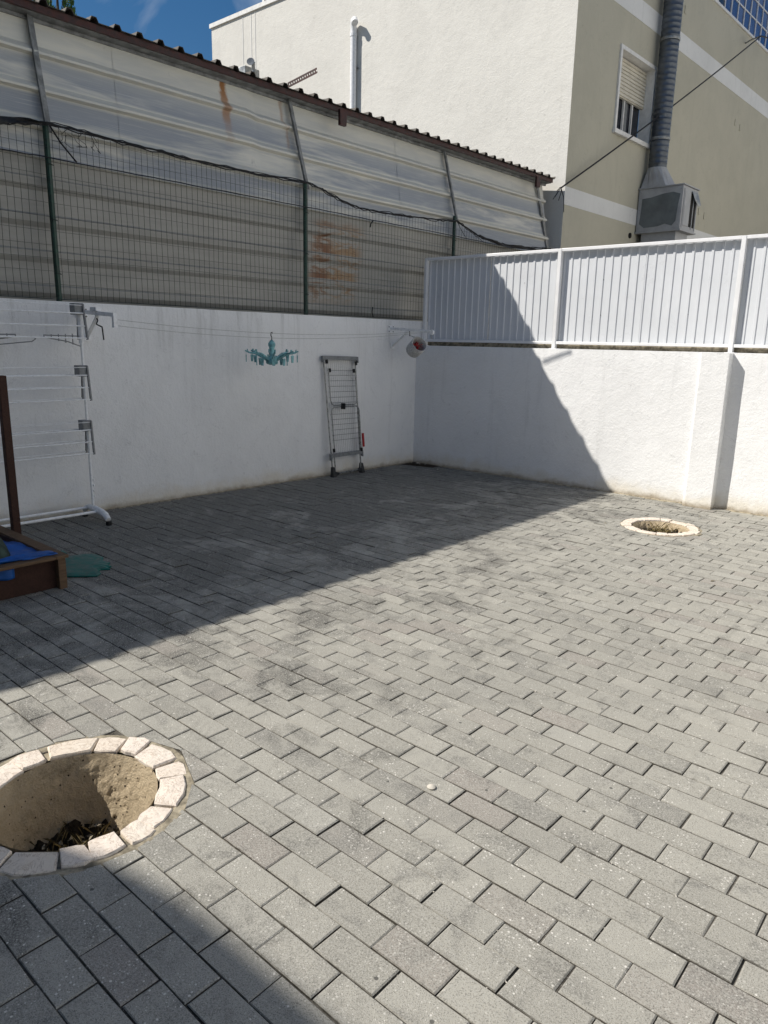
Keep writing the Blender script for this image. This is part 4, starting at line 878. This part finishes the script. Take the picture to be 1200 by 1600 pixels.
# ------------------------------------------------------------------ small litter
rr = random.Random(77); b = MB()
for k in range(1500):
    u = rr.randrange(-40, 20); v = rr.randrange(-8, 46); cx, cy = LOX+u*SX+rr.uniform(-.1, .1), LOY+(v+.5)*SY
    if rr.random() < .3: cx = LOX+(u-(u+v) % 2)*SX; cy = LOY+v*SY+rr.uniform(-.045, .045)
    p = Vector((cx+rr.gauss(0, .003), cy+rr.gauss(0, .003), -.003))
    if p.dot(nL) < .02 or p.dot(nR) < .02 or any(math.hypot(cx-a, cy-c) < R+.02 for a, c, R in PITS): continue
    s = rr.uniform(.0012, .0036); b.add([p+Vector((rr.uniform(-s, s)*1.5, rr.uniform(-s, s), rr.uniform(0, s*1.6))) for _ in range(4)], [(0, 1, 2), (0, 2, 3), (0, 3, 1), (1, 3, 2)])
o = b.build('grit', 'chip'); stuff(o, 'pale grit caught in the joints of the paving')
b = MB()
for k in range(420):
    u = rr.randrange(-40, 16); v = rr.randrange(-8, 40); cx, cy = LOX+u*SX+rr.uniform(-.1, .1), LOY+(v+.5)*SY+rr.gauss(0, .003)
    p = Vector((cx, cy, -.004))
    if p.dot(nL) < .02 or p.dot(nR) < .02 or any(math.hypot(cx-a, cy-c) < R+.02 for a, c, R in PITS) or mnoise.noise((cx*1.3, cy*1.3, 8)) < .05: continue
    d = Vector((rr.uniform(-1, 1), rr.uniform(-.5, .5), rr.uniform(.1, .7)))*rr.uniform(.004, .014); sd_ = Vector((-d.y, d.x, 0)).normalized()*.0009; b.add([p-sd_, p+sd_, p+d], [(0, 1, 2)])
o = b.build('joint_moss', 'dry'); stuff(o, 'dry grass bits in the paving joints')
lf = []
for k in range(26):      # a few dry leaves and twigs blown onto the paving
    x, y = rr.uniform(2.2, 6.2), rr.uniform(-6.3, -.3)
    if rr.random() < .45: y = -abs(rr.gauss(0, .25))-.03
    if any(math.hypot(x-a, y-c) < R+.05 for a, c, R in PITS): continue
    L = rr.uniform(.008, .022); w_ = L*rr.uniform(.18, .5); a = rr.uniform(0, 6.28); d = Vector((math.cos(a), math.sin(a), 0)); e = Vector((-d.y, d.x, 0)); p = Vector((x, y, .004))
    lf.append([p-d*L, p-d*L*.2+e*w_+Z*.004, p+d*L+Z*.003, p-d*L*.2-e*w_+Z*.002])
b = MB()
for q in lf: b.add(q, [(0, 1, 2), (0, 2, 3)])
stuff(b.build('leaf_litter', 'dry'), 'scattered bits of dry leaf on the paving')
b = MB(); b.lathe([(.004, 0), (.013, .003), (.015, .006), (.010, .010), (.003, .012)], (4.452, -5.372, .001), 12); o = b.build('pebble', 'litter', base=(4.452, -5.372, 0)); smooth_by_angle(o, 80); tag(o, 'single small white pebble lying on the sunlit paving', 'pebble')
b = MB(); b.grid(lambda u, v: FR(.02+.42*u, .01+.26*v*(1-.4*u), .004+.016*max(0, math.sin(3.14*u)*math.sin(3.14*v))+.004*mnoise.noise((u*9, v*9, 0))), 18, 10); o = b.build('corner_dirt', 'soil'); stuff(o, 'dark dirt gathered in the corner of the yard')
b = MB()
for x, o_, s in ((.17, .12, .026), (.23, .15, .018), (.30, .13, .02), (.10, .16, .015), (.36, .42, .02), (.2, .5, .014), (.62, .3, .012)):
    p = FR(x, o_, .02); b.add([p+Vector((rr.uniform(-s, s), rr.uniform(-s, s), rr.uniform(-.004, .008))) for _ in range(5)], [(0, 1, 2), (0, 2, 3), (0, 3, 4), (0, 4, 1)])
o = b.build('litter', 'litter'); stuff(o, 'bits of pale litter in the far corner of the yard')
b = MB()
for F, a0, a1 in ((FR, .3, 7), (FL, 0, 6)):
    b.grid(lambda u, v: F(a0+(a1-a0)*u, .0+.055*v*(.55+.6*abs(mnoise.noise((u*40, 1, a1)))), .006*(1-v)-.003*v+.003*mnoise.noise((u*90, v*3, 2))), 160, 3)
o = b.build('wall_foot_mortar', 'mortar'); struct(o)
